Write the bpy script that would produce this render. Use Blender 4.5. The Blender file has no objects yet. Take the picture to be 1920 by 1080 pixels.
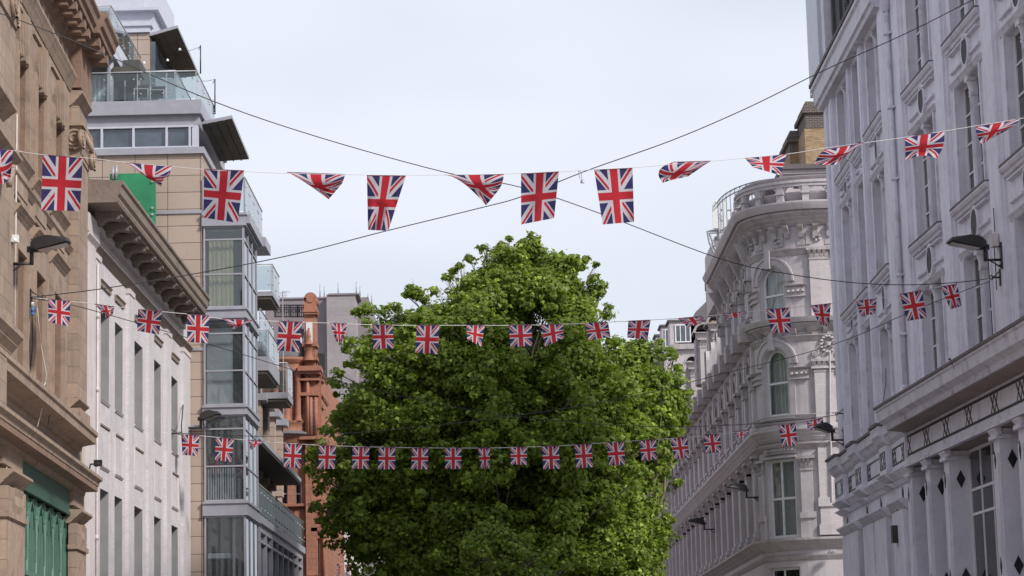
import bpy, math, random
import numpy as np
from mathutils import Vector
C_ = bpy.context.scene
COL = C_.collection
random.seed(7)
rng = np.random.default_rng(11)
R = math.radians
# ------------------------------------------------------------------ camera
F = 4555.0
def nrm(v):
    v = np.array(v, float); return v/np.linalg.norm(v)
cU = nrm([(290-960)/F, 27090/F, -1.0])
cY = np.array([(950-960)/F, (540-1305.5)/F, -1.0]); cY = nrm(cY-cU*cY.dot(cU)); cX = np.cross(cY, cU)
CR = np.array([cX, cY, cU])
EYE = np.array([0.0, 0.0, 1.6])
cam_d = bpy.data.cameras.new('camera'); cam = bpy.data.objects.new('camera', cam_d); COL.objects.link(cam)
from mathutils import Matrix
cam.matrix_world = Matrix.Translation(Vector(EYE)) @ Matrix([list(r) for r in CR]).to_4x4()
cam_d.sensor_width = 36.0; cam_d.lens = 36.0*F/1920.0
cam_d.clip_start = 0.5; cam_d.clip_end = 6000
C_.camera = cam
# ------------------------------------------------------------------ light
SUN_EL, SUN_AZ = 37.0, 130.0          # azimuth clockwise from +Y (view direction): behind and to the right
w = bpy.data.worlds.new('World'); C_.world = w; w.use_nodes = True
nt = w.node_tree; nt.nodes.clear()
def N(nt, t, **k):
    n = nt.nodes.new(t)
    for a, b in k.items():
        if a in n.inputs.keys() if not hasattr(n, a) else False: n.inputs[a].default_value = b
        else: setattr(n, a, b)
    return n
sky = N(nt, 'ShaderNodeTexSky'); sky.sky_type = 'NISHITA'; sky.sun_disc = False
sky.sun_elevation = R(SUN_EL); sky.sun_rotation = R(SUN_AZ); sky.dust_density = 2.0
tc = N(nt, 'ShaderNodeTexCoord'); mp = N(nt, 'ShaderNodeMapping'); mp.inputs['Scale'].default_value = (1.0, 1.0, 3.2)
nz = N(nt, 'ShaderNodeTexNoise'); nz.inputs['Scale'].default_value = 2.3; nz.inputs['Detail'].default_value = 3; nz.inputs['Roughness'].default_value = 0.5
rp = N(nt, 'ShaderNodeValToRGB'); rp.color_ramp.elements[0].position = 0.34; rp.color_ramp.elements[0].color = (.66,.66,.66,1)
rp.color_ramp.elements[1].position = 0.66; rp.color_ramp.elements[1].color = (1,1,1,1)
mx = N(nt, 'ShaderNodeMixRGB'); mx.inputs[2].default_value = (8.55, 9.05, 10.1, 1)
bg = N(nt, 'ShaderNodeBackground'); bg.inputs[1].default_value = 0.1
ow = N(nt, 'ShaderNodeOutputWorld')
L = nt.links.new
L(tc.outputs['Generated'], mp.inputs[0]); L(mp.outputs[0], nz.inputs[0]); L(nz.outputs[0], rp.inputs[0]); L(rp.outputs[0], mx.inputs[0])
L(sky.outputs[0], mx.inputs[1]); L(mx.outputs[0], bg.inputs[0]); L(bg.outputs[0], ow.inputs[0])
sd = bpy.data.lights.new('sun', 'SUN'); sd.energy = 4.0; sd.angle = R(8); sd.color = (1.0, .95, .87)
so = bpy.data.objects.new('sun', sd); COL.objects.link(so)
sdir = Vector((math.sin(R(SUN_AZ))*math.cos(R(SUN_EL)), math.cos(R(SUN_AZ))*math.cos(R(SUN_EL)), math.sin(R(SUN_EL))))
so.rotation_euler = sdir.to_track_quat('Z', 'Y').to_euler(); so.location = (20, -20, 60)
C_.view_settings.view_transform = 'Standard'; C_.view_settings.look = 'None'
C_.view_settings.exposure = 0.0; C_.view_settings.gamma = 1.0
try:
    C_.cycles.max_bounces = 6; C_.cycles.transparent_max_bounces = 12
except Exception: pass

# ------------------------------------------------------------------ frames: local (u along wall, v out of wall, z up)
def ray(px, py): return CR @ np.array([(px-960)/F, (540-py)/F, -1.0])
class Fr:
    def __init__(s, ox, oy, U, V):
        s.o = np.array([ox, oy], float); s.U = np.array(U, float); s.V = np.array(V, float)
    def w(s, u, v, z):
        q = s.o+s.U*u+s.V*v; return (q[0], q[1], z)
    def uz(s, px, py, v=0.0):
        d = ray(px, py); q = s.o+s.V*v
        t = (q-EYE[:2]).dot(s.V)/d[:2].dot(s.V); p = EYE+d*t
        return float((p[:2]-s.o).dot(s.U)), float(p[2])
    curved = False
def side(ox, oy, hd, left):
    h = R(hd); k = 1 if left else -1
    return Fr(ox, oy, (math.sin(h), math.cos(h)), (math.cos(h)*k, -math.sin(h)*k))
def front(Y): return Fr(0, Y, (1, 0), (0, -1))           # faces the camera; u is world x
def at(px, py, Y):                                       # point of a pixel at distance Y
    d = ray(px, py); p = EYE+d*(Y/d[1]); return (float(p[0]), float(p[1]), float(p[2]))
HD = -2.515
FS = side(-11, 63.9, HD, True); FC = side(-11, 63.9, 0, True); FM = side(-11, 77, 0, True)
FW = side(11, 81, HD, False)
class Corner:
    curved = True
    def __init__(s, X, Y, r): s.X, s.Y, s.r = X, Y, r; s.L = r*math.pi/2
    def w(s, u, v, z):
        cx, cy = s.X+s.r, s.Y+s.r
        if u < 0: return (cx-u, s.Y-v, z)
        if u > s.L: return (s.X-v, cy+u-s.L, z)
        t = u/s.r; return (cx-(s.r+v)*math.sin(t), cy-(s.r+v)*math.cos(t), z)
FK = Corner(11.0, 101.0, 2.6)

# ------------------------------------------------------------------ mesh builder
class MB:
    def __init__(s): s.v = []; s.f = []; s.uv = []; s.m = []; s.sm = []
    def face(s, pts, uvs=None, m=0, sm=False):
        b = len(s.v); s.v += [tuple(p) for p in pts]; s.f.append(tuple(range(b, b+len(pts))))
        if uvs is None:
            a, b_, c = Vector(pts[0]), Vector(pts[1]), Vector(pts[2]); n = (b_-a).cross(c-a)
            ax = max(range(3), key=lambda i: abs(n[i]))
            uvs = [((p[1], p[2]) if ax == 0 else (p[0], p[2]) if ax == 1 else (p[0], p[1])) for p in pts]
        s.uv.append(uvs); s.m.append(m); s.sm.append(sm)
    def q(s, fr, c, ax, m=0):     # c: corner list of (u,v,z)
        uvs = [((p[1], p[2]) if ax == 0 else (p[0], p[2]) if ax == 1 else (p[0], p[1])) for p in c]
        s.face([fr.w(*p) for p in c], uvs, m)
    def box(s, fr, u0, u1, v0, v1, z0, z1, m=0, back=True):
        if u0 > u1: u0, u1 = u1, u0
        if v0 > v1: v0, v1 = v1, v0
        if z0 > z1: z0, z1 = z1, z0
        seg = [u0, u1]
        if fr.curved:
            lo, hi = max(u0, 0), min(u1, fr.L)
            if hi > lo:
                k = max(1, int((hi-lo)/.25)); seg = sorted(set([u0, u1]+[lo+(hi-lo)*i/k for i in range(k+1)]))
        for a, b in zip(seg[:-1], seg[1:]):
            s.q(fr, [(a, v1, z0), (b, v1, z0), (b, v1, z1), (a, v1, z1)], 1, m)
            if back: s.q(fr, [(a, v0, z0), (b, v0, z0), (b, v0, z1), (a, v0, z1)], 1, m)
            s.q(fr, [(a, v0, z1), (b, v0, z1), (b, v1, z1), (a, v1, z1)], 2, m)
            s.q(fr, [(a, v0, z0), (b, v0, z0), (b, v1, z0), (a, v1, z0)], 2, m)
        s.q(fr, [(u0, v0, z0), (u0, v1, z0), (u0, v1, z1), (u0, v0, z1)], 0, m)
        s.q(fr, [(u1, v0, z0), (u1, v1, z0), (u1, v1, z1), (u1, v0, z1)], 0, m)
    def prof(s, fr, pts, u0, u1, m=0):       # closed (v,z) outline pushed along u
        seg = [u0, u1]
        if fr.curved:
            lo, hi = max(u0, 0), min(u1, fr.L)
            if hi > lo:
                k = max(2, int((hi-lo)/.25)); seg = sorted(set([u0, u1]+[lo+(hi-lo)*i/k for i in range(k+1)]))
        n = len(pts)
        for a, b in zip(seg[:-1], seg[1:]):
            l = 0
            for i in range(n):
                p, q_ = pts[i], pts[(i+1) % n]; d = math.hypot(p[0]-q_[0], p[1]-q_[1])
                s.face([fr.w(a, *p), fr.w(b, *p), fr.w(b, *q_), fr.w(a, *q_)], [(a, l), (b, l), (b, l+d), (a, l+d)], m); l += d
        for u in (u0, u1): s.face([fr.w(u, *p) for p in pts], [(p[0], p[1]) for p in pts], m)
    def poly(s, fr, pts, v0, v1, m=0):       # closed (u,z) outline pushed along v
        n = len(pts)
        for v in (v1, v0): s.face([fr.w(p[0], v, p[1]) for p in pts], [p for p in pts], m)
        for i in range(n):
            p, q_ = pts[i], pts[(i+1) % n]
            s.face([fr.w(p[0], v0, p[1]), fr.w(q_[0], v0, q_[1]), fr.w(q_[0], v1, q_[1]), fr.w(p[0], v1, p[1])], [(v0, 0), (v0, 1), (v1, 1), (v1, 0)], m)
    def cyl(s, a, b, r0, r1=None, n=10, m=0, caps=True, sm=True):
        r1 = r0 if r1 is None else r1
        a, b = Vector(a), Vector(b); d = (b-a); ln = d.length; d = d.normalized()
        x = d.orthogonal().normalized(); y = d.cross(x)
        ra = [a+(x*math.cos(t)+y*math.sin(t))*r0 for t in [2*math.pi*i/n for i in range(n)]]
        rb = [b+(x*math.cos(t)+y*math.sin(t))*r1 for t in [2*math.pi*i/n for i in range(n)]]
        for i in range(n):
            j = (i+1) % n
            s.face([ra[i], ra[j], rb[j], rb[i]], [(i/n, 0), ((i+1)/n, 0), ((i+1)/n, ln), (i/n, ln)], m, sm)
        if caps: s.face(ra[::-1], [(0, 0)]*n, m); s.face(rb, [(0, 0)]*n, m)
    def tube(s, pts, r, n=6, m=0):
        for a, b in zip(pts[:-1], pts[1:]): s.cyl(a, b, r, r, n, m, False)
    def lathe(s, base, prof, n=14, m=0, a0=0, a1=2*math.pi):
        bx, by, bz = base
        for (r0, z0), (r1, z1) in zip(prof[:-1], prof[1:]):
            for i in range(n):
                t, t2 = a0+(a1-a0)*i/n, a0+(a1-a0)*(i+1)/n
                s.face([(bx+r0*math.cos(t), by+r0*math.sin(t), bz+z0), (bx+r0*math.cos(t2), by+r0*math.sin(t2), bz+z0),
                        (bx+r1*math.cos(t2), by+r1*math.sin(t2), bz+z1), (bx+r1*math.cos(t), by+r1*math.sin(t), bz+z1)],
                       [(t, z0), (t2, z0), (t2, z1), (t, z1)], m, True)
    def wall(s, fr, u0, u1, z0, z1, v, ops, dep=.3, m=0, mr=None):
        # a sheet with openings (a,b,c,d[,'arch']); every opening gets reveals dep deep
        mr = m if mr is None else mr
        us = {u0, u1}; zs = {z0, z1}
        for o in ops:
            us |= {max(u0, o[0]), min(u1, o[1])}; zs |= {max(z0, o[2]), min(z1, o[3])}
        if fr.curved:
            lo, hi = max(u0, 0), min(u1, fr.L)
            if hi > lo: us |= {lo+(hi-lo)*i/16 for i in range(17)}
        us = sorted(us); zs = sorted(zs)
        for i in range(len(us)-1):
            a, b = us[i], us[i+1]
            if b-a < 1e-6: continue
            j = 0; runs = []
            for j in range(len(zs)-1):
                c, d = zs[j], zs[j+1]; cu, cz = (a+b)/2, (c+d)/2
                if any(o[0] < cu < o[1] and o[2] < cz < o[3] for o in ops): continue
                if runs and abs(runs[-1][1]-c) < 1e-9: runs[-1][1] = d
                else: runs.append([c, d])
            for c, d in runs: s.q(fr, [(a, v, c), (b, v, c), (b, v, d), (a, v, d)], 1, m)
        for o in ops:
            a, b, c, d = o[:4]; arch = len(o) > 4
            sp = d-(b-a)/2 if arch else d
            s.q(fr, [(a, v, c), (a, v-dep, c), (a, v-dep, sp), (a, v, sp)], 0, mr)
            s.q(fr, [(b, v, c), (b, v-dep, c), (b, v-dep, sp), (b, v, sp)], 0, mr)
            s.q(fr, [(a, v, c), (b, v, c), (b, v-dep, c), (a, v-dep, c)], 2, mr)
            if not arch: s.q(fr, [(a, v, d), (b, v, d), (b, v-dep, d), (a, v-dep, d)], 2, mr)
            else:
                r = (b-a)/2; cu = (a+b)/2; k = 10
                P = [(cu-r*math.cos(math.pi*t/k), sp+r*math.sin(math.pi*t/k)) for t in range(k+1)]
                for p, q_ in zip(P[:-1], P[1:]):
                    s.q(fr, [(p[0], v, p[1]), (q_[0], v, q_[1]), (q_[0], v-dep, q_[1]), (p[0], v-dep, p[1])], 2, mr)
                    s.q(fr, [(p[0], v, p[1]), (q_[0], v, q_[1]), (q_[0], v, d), (p[0], v, d)], 1, m)
    def arch(s, fr, cu, sp, r0, r1, v0, v1, m=0, k=12, a0=0, a1=math.pi):   # an arched moulding
        P = [a0+(a1-a0)*t/k for t in range(k+1)]
        pt = lambda r, t: (cu-r*math.cos(t), sp+r*math.sin(t))
        for t, t2 in zip(P[:-1], P[1:]):
            a, b, c, d = pt(r0, t), pt(r0, t2), pt(r1, t2), pt(r1, t)
            s.q(fr, [(a[0], v1, a[1]), (b[0], v1, b[1]), (c[0], v1, c[1]), (d[0], v1, d[1])], 1, m)
            s.q(fr, [(a[0], v0, a[1]), (b[0], v0, b[1]), (b[0], v1, b[1]), (a[0], v1, a[1])], 0, m)
            s.q(fr, [(d[0], v0, d[1]), (c[0], v0, c[1]), (c[0], v1, c[1]), (d[0], v1, d[1])], 0, m)
    def build(s, name, mats, root=None, parent=None, smooth=False):
        o0 = Vector(root.location) if root is not None else Vector((0, 0, 0))
        me = bpy.data.meshes.new(name)
        V = np.array(s.v, dtype=np.float64).reshape(-1, 3)-np.array(o0)
        # weld inside each face set only by exact position so that normals stay flat where wanted
        key = np.round(V*2000).astype(np.int64); _, idx, inv = np.unique(key, axis=0, return_index=True, return_inverse=True)
        inv = inv.reshape(-1)
        faces = [tuple(inv[i] for i in f) for f in s.f]
        keep = [k for k, f in enumerate(faces) if len(set(f)) == len(f)]
        me.from_pydata(V[idx].tolist(), [], [tuple(int(i) for i in faces[k]) for k in keep])
        uvl = me.uv_layers.new(name='UVMap')
        uv = np.array([c for k in keep for c in s.uv[k]], dtype=np.float32).reshape(-1)
        uvl.data.foreach_set('uv', uv)
        me.polygons.foreach_set('material_index', np.array([s.m[k] for k in keep], dtype=np.int32))
        me.polygons.foreach_set('use_smooth', np.array([s.sm[k] or smooth for k in keep], dtype=bool))
        if not isinstance(mats, (list, tuple)): mats = [mats]
        for m_ in mats: me.materials.append(m_)
        me.update()
        o = bpy.data.objects.new(name, me); COL.objects.link(o)
        p = parent if parent is not None else root
        if p is not None: o.parent = p
        return o
def tag(o, label, cat, group=None, kind=None):
    if label: o['label'] = label
    if cat: o['category'] = cat
    if group: o['group'] = group
    if kind: o['kind'] = kind
    return o
def thing(name, label, cat, loc, group=None):
    o = bpy.data.objects.new(name, None); COL.objects.link(o); o.location = loc; o.empty_display_size = .3
    return tag(o, label, cat, group)

# ------------------------------------------------------------------ materials
def newmat(name):
    m = bpy.data.materials.new(name); m.use_nodes = True; nt = m.node_tree; nt.nodes.clear()
    out = nt.nodes.new('ShaderNodeOutputMaterial'); return m, nt, out
def math_(nt, op, a, b=None, c=None, clamp=False):
    n = nt.nodes.new('ShaderNodeMath'); n.operation = op; n.use_clamp = clamp
    for i, x in enumerate((a, b, c)):
        if x is None: continue
        if isinstance(x, (int, float)): n.inputs[i].default_value = x
        else: nt.links.new(x, n.inputs[i])
    return n.outputs[0]
def mixc(nt, f, a, b, mode='MIX'):
    n = nt.nodes.new('ShaderNodeMixRGB'); n.blend_type = mode
    for i, x in zip((0, 1, 2), (f, a, b)):
        if isinstance(x, (int, float)): n.inputs[i].default_value = x
        elif isinstance(x, tuple): n.inputs[i].default_value = (*x, 1) if len(x) == 3 else x
        else: nt.links.new(x, n.inputs[i])
    return n.outputs[0]
def noise(nt, vec, scale, det=4, rough=.55, sc=None):
    if sc:
        mp = nt.nodes.new('ShaderNodeMapping'); mp.inputs['Scale'].default_value = sc; nt.links.new(vec, mp.inputs[0]); vec = mp.outputs[0]
    n = nt.nodes.new('ShaderNodeTexNoise'); n.inputs['Scale'].default_value = scale; n.inputs['Detail'].default_value = det; n.inputs['Roughness'].default_value = rough
    nt.links.new(vec, n.inputs[0]); return n.outputs[0]
def ramp(nt, f, p0, p1, c0=(0, 0, 0), c1=(1, 1, 1)):
    n = nt.nodes.new('ShaderNodeValToRGB'); e = n.color_ramp.elements; e[0].position = p0; e[1].position = p1
    e[0].color = (*c0, 1); e[1].color = (*c1, 1); nt.links.new(f, n.inputs[0]); return n.outputs[0]
def masonry(name, col, dirt=(.10, .085, .07), dirt_amt=.35, var=.16, block=None, joint=.45, jcol=None, rough=.85, bump=.25, streak=.35, c2=None, msize=.012):
    m, nt, out = newmat(name)
    b = nt.nodes.new('ShaderNodeBsdfPrincipled'); b.inputs['Roughness'].default_value = rough
    b.inputs['Specular IOR Level'].default_value = .3
    tc = nt.nodes.new('ShaderNodeTexCoord'); uv = nt.nodes.new('ShaderNodeUVMap').outputs[0]; ob = tc.outputs['Object']
    big = noise(nt, ob, .55, 5, .6); fine = noise(nt, ob, 9.0, 5, .65); mid = noise(nt, ob, 2.4, 5, .6)
    c = mixc(nt, 1.0, col, ramp(nt, big, .25, .75, (1-var,)*3, (1+var*.5,)*3), 'MULTIPLY')
    c = mixc(nt, 1.0, c, ramp(nt, fine, .2, .8, (1-var*.6,)*3, (1+var*.5,)*3), 'MULTIPLY')
    hgt = fine
    if block:
        br = nt.nodes.new('ShaderNodeTexBrick'); br.inputs['Scale'].default_value = 1.0
        br.inputs['Brick Width'].default_value = block[0]; br.inputs['Row Height'].default_value = block[1]
        br.inputs['Mortar Size'].default_value = msize; br.inputs['Mortar Smooth'].default_value = .15; br.offset = block[2] if len(block) > 2 else .5
        br.inputs['Color1'].default_value = (1, 1, 1, 1); br.inputs['Color2'].default_value = (*(c2 or (.9, .9, .9)), 1); br.inputs['Mortar'].default_value = (1, 1, 1, 1)
        nt.links.new(uv, br.inputs[0])
        c = mixc(nt, 1.0, c, br.outputs['Color'], 'MULTIPLY')
        jf = math_(nt, 'MULTIPLY', br.outputs['Fac'], joint)
        c = mixc(nt, jf, c, jcol or tuple(x*.3 for x in col))
        hgt = math_(nt, 'SUBTRACT', math_(nt, 'MULTIPLY', fine, .35), br.outputs['Fac'])
    st = noise(nt, uv, 1.0, 5, .62, (3.2, .28, 1))
    sf = math_(nt, 'MULTIPLY', ramp(nt, st, .52, .78), streak)
    c = mixc(nt, sf, c, dirt)
    df = math_(nt, 'MULTIPLY', ramp(nt, mid, .5, .82), dirt_amt)
    c = mixc(nt, df, c, dirt)
    nt.links.new(c, b.inputs['Base Color'])
    bp = nt.nodes.new('ShaderNodeBump'); bp.inputs['Strength'].default_value = bump; bp.inputs['Distance'].default_value = .03
    nt.links.new(hgt, bp.inputs['Height']); nt.links.new(bp.outputs[0], b.inputs['Normal'])
    nt.links.new(b.outputs[0], out.inputs[0]); return m
def plain(name, col, rough=.5, metal=0., var=.15, scale=3., spec=.5, bump=0.):
    m, nt, out = newmat(name)
    b = nt.nodes.new('ShaderNodeBsdfPrincipled'); b.inputs['Roughness'].default_value = rough; b.inputs['Metallic'].default_value = metal
    b.inputs['Specular IOR Level'].default_value = spec
    ob = nt.nodes.new('ShaderNodeTexCoord').outputs['Object']
    f = noise(nt, ob, scale, 5, .6)
    c = mixc(nt, 1.0, col, ramp(nt, f, .25, .75, (1-var,)*3, (1+var,)*3), 'MULTIPLY')
    nt.links.new(c, b.inputs['Base Color'])
    if bump:
        bp = nt.nodes.new('ShaderNodeBump'); bp.inputs['Strength'].default_value = bump; bp.inputs['Distance'].default_value = .02
        nt.links.new(noise(nt, ob, scale*4, 4), bp.inputs['Height']); nt.links.new(bp.outputs[0], b.inputs['Normal'])
    nt.links.new(b.outputs[0], out.inputs[0]); return m
def pane_mat(name, col=(.02, .025, .03), ior=1.6, wav=.12, rough=.03):
    m, nt, out = newmat(name)
    b = nt.nodes.new('ShaderNodeBsdfPrincipled'); b.inputs['Roughness'].default_value = rough; b.inputs['IOR'].default_value = ior
    ob = nt.nodes.new('ShaderNodeTexCoord').outputs['Object']
    c = mixc(nt, 1.0, col, ramp(nt, noise(nt, ob, 1.3, 3), .3, .7, (.5,)*3, (1.6,)*3), 'MULTIPLY'); nt.links.new(c, b.inputs['Base Color'])
    bp = nt.nodes.new('ShaderNodeBump'); bp.inputs['Strength'].default_value = wav; bp.inputs['Distance'].default_value = .04
    nt.links.new(noise(nt, ob, .9, 2), bp.inputs['Height']); nt.links.new(bp.outputs[0], b.inputs['Normal'])
    nt.links.new(b.outputs[0], out.inputs[0]); return m
def clear_mat(name, tint=(.8, .88, .86), ior=1.5, dens=.12, dcol=(.3, .4, .38)):
    m, nt, out = newmat(name)
    t = nt.nodes.new('ShaderNodeBsdfTransparent'); t.inputs[0].default_value = (*tint, 1)
    g = nt.nodes.new('ShaderNodeBsdfGlossy'); g.inputs['Roughness'].default_value = .03
    d = nt.nodes.new('ShaderNodeBsdfDiffuse'); d.inputs[0].default_value = (*dcol, 1)
    lw = nt.nodes.new('ShaderNodeLayerWeight'); f0 = ((ior-1)/(ior+1))**2
    fr_ = math_(nt, 'MULTIPLY_ADD', math_(nt, 'POWER', lw.outputs['Facing'], 4.0), 1-f0 if ior > 1.2 else .25, f0)
    m1 = nt.nodes.new('ShaderNodeMixShader'); m1.inputs[0].default_value = dens
    nt.links.new(t.outputs[0], m1.inputs[1]); nt.links.new(d.outputs[0], m1.inputs[2])
    m2 = nt.nodes.new('ShaderNodeMixShader'); nt.links.new(fr_, m2.inputs[0])
    nt.links.new(m1.outputs[0], m2.inputs[1]); nt.links.new(g.outputs[0], m2.inputs[2]); nt.links.new(m2.outputs[0], out.inputs[0]); return m
M = {}
M['stone'] = masonry('buff_sandstone', (.37, .28, .222), dirt=(.12, .09, .075), dirt_amt=.45, block=(1.1, .42), joint=.8, streak=.6, c2=(.82, .82, .84), var=.24, msize=.008)
M['stone_trim'] = masonry('buff_sandstone_trim', (.34, .255, .20), dirt=(.09, .07, .06), dirt_amt=.75, streak=.5, bump=.4)
M['stone_dark'] = masonry('dark_sandstone', (.25, .165, .125), dirt=(.07, .05, .04), dirt_amt=.6, streak=.5, bump=.5)  # darker, browner stone for reveals, frieze, cornice and soffit
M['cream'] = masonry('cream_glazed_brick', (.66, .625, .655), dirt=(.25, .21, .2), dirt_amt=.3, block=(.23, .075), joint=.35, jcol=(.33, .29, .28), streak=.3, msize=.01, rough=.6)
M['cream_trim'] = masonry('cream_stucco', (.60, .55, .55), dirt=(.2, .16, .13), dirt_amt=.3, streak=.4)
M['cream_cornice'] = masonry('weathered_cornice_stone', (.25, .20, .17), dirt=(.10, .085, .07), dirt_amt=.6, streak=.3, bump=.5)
M['panel'] = masonry('buff_cladding_panels', (.41, .325, .275), dirt=(.3, .23, .19), dirt_amt=.15, block=(1.17, .615, 0), joint=.95, jcol=(.06, .05, .045), streak=.15, var=.08, bump=.3, msize=.012, c2=(.94, .94, .94))
M['metal'] = plain('grey_painted_metal', (.30, .30, .345), .45, 0, .1)
M['metal_light'] = plain('pale_metal_cladding', (.47, .48, .55), .4, 0, .08)
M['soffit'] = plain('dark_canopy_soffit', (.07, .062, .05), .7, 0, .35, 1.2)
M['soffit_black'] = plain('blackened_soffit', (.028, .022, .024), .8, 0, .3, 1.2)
M['white'] = masonry('grey_white_masonry_paint', (.67, .65, .735), dirt=(.22, .2, .22), dirt_amt=.32, var=.14, streak=.45, bump=.12, rough=.6)
M['white_trim'] = masonry('grey_white_moulding_paint', (.63, .61, .685), dirt=(.13, .11, .11), dirt_amt=.6, var=.12, streak=.3, bump=.2, rough=.6)
M['ledge'] = masonry('dirty_lead_ledge', (.15, .13, .135), dirt=(.06, .055, .055), dirt_amt=.6, streak=.2, bump=.3)
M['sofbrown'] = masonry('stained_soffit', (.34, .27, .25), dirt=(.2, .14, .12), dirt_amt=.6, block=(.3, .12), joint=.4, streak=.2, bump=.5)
M['kwall'] = masonry('painted_stucco', (.48, .44, .465), dirt=(.2, .17, .16), dirt_amt=.3, streak=.35, rough=.6)
M['kbrick'] = masonry('white_glazed_brick', (.54, .495, .515), dirt=(.3, .25, .24), dirt_amt=.2, block=(.23, .085), joint=.45, jcol=(.35, .31, .31), streak=.25, msize=.01, rough=.4)
M['ktrim'] = masonry('carved_stucco', (.42, .38, .39), dirt=(.13, .11, .10), dirt_amt=.65, streak=.45, bump=.6, rough=.7)
M['brick_y'] = masonry('yellow_stock_brick', (.45, .32, .19), dirt=(.1, .08, .06), dirt_amt=.4, block=(.24, .085), joint=.7, jcol=(.2, .17, .14), streak=.2, c2=(.7, .62, .55))
M['brick_d'] = masonry('sooty_brick', (.12, .095, .085), dirt=(.04, .035, .035), dirt_amt=.3, block=(.24, .085), joint=.7, jcol=(.28, .26, .25), streak=.1, c2=(.7, .65, .65))
M['terra'] = masonry('red_terracotta', (.40, .185, .125), dirt=(.15, .08, .065), dirt_amt=.5, block=(.5, .28), joint=.6, streak=.35, msize=.01)
M['terra_trim'] = masonry('red_terracotta_moulding', (.37, .165, .115), dirt=(.12, .07, .055), dirt_amt=.6, streak=.5, bump=.6)
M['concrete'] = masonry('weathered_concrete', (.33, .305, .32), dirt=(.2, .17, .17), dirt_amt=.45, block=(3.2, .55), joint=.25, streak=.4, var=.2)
M['concrete_d'] = masonry('darker_concrete_render', (.25, .22, .24), dirt=(.2, .17, .17), dirt_amt=.3, streak=.4)  # darker than the tower front, no block joints
M['pane'] = pane_mat('dark_window_glass', (.012, .014, .017), 1.5, .10)
M['pane_blue'] = pane_mat('blue_grey_glass', (.05, .065, .085), 1.9, .05)
M['clear'] = clear_mat('clear_glass', (.93, .95, .95), 1.7, .08, (.25, .3, .32))
M['balu'] = clear_mat('balustrade_glass', (.82, .87, .875), 1.4, .07, (.40, .46, .48))
M['balu_dark'] = clear_mat('dark_balustrade_glass', (.32, .40, .38), 1.15, .45, (.05, .08, .07))
M['green_panel'] = plain('green_coated_panel', (.02, .20, .085), .35, 0, .3, 1.2)
M['green'] = plain('green_shopfront_paint', (.045, .10, .075), .5, 0, .12)
M['green_l'] = plain('pale_green_joinery', (.085, .18, .135), .5, 0, .15)
M['frame_w'] = plain('white_window_paint', (.66, .65, .68), .5, 0, .08)
M['curtain'] = plain('net_curtain', (.72, .72, .78), .9, 0, .12)
M['curtain_y'] = plain('yellow_curtain', (.30, .29, .19), .9, 0, .12)
M['blind'] = plain('grey_blind', (.30, .33, .37), .9, 0, .08)
M['dark'] = plain('dark_interior', (.07, .075, .08), .9, 0, .2)
M['black'] = plain('black_metal', (.022, .02, .021), .45, 0, .25)
M['iron'] = plain('galvanised_steel', (.36, .37, .40), .5, .3, .15)
M['wire'] = plain('black_cable', (.03, .03, .035), .6, 0, .1)
M['rope'] = plain('white_bunting_cord', (.62, .6, .6), .8, 0, .1)
M['lamp_glass'] = plain('frosted_lamp_glass', (.30, .27, .22), .25, 0, .15)
M['plastic'] = plain('white_plastic', (.7, .7, .7), .4, 0, .05)
M['slate'] = masonry('grey_slate', (.17, .165, .18), dirt=(.08, .08, .08), block=(.3, .22), joint=.4, streak=.2)
M['reveal'] = plain('grey_window_reveal', (.27, .265, .275), .8, 0, .15, 1.5)  # flat grey, darker than the cream wall, for its window reveals
M['pave'] = masonry('street_paving', (.32, .30, .285), block=(.6, .4), joint=.5, streak=0, msize=.008)
M['bluepl'] = plain('blue_connector', (.05, .14, .4), .4, 0, .1)
M['black_mark'] = plain('black_glazed_inlay', (.018, .016, .02), .35, 0, .15)
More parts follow.
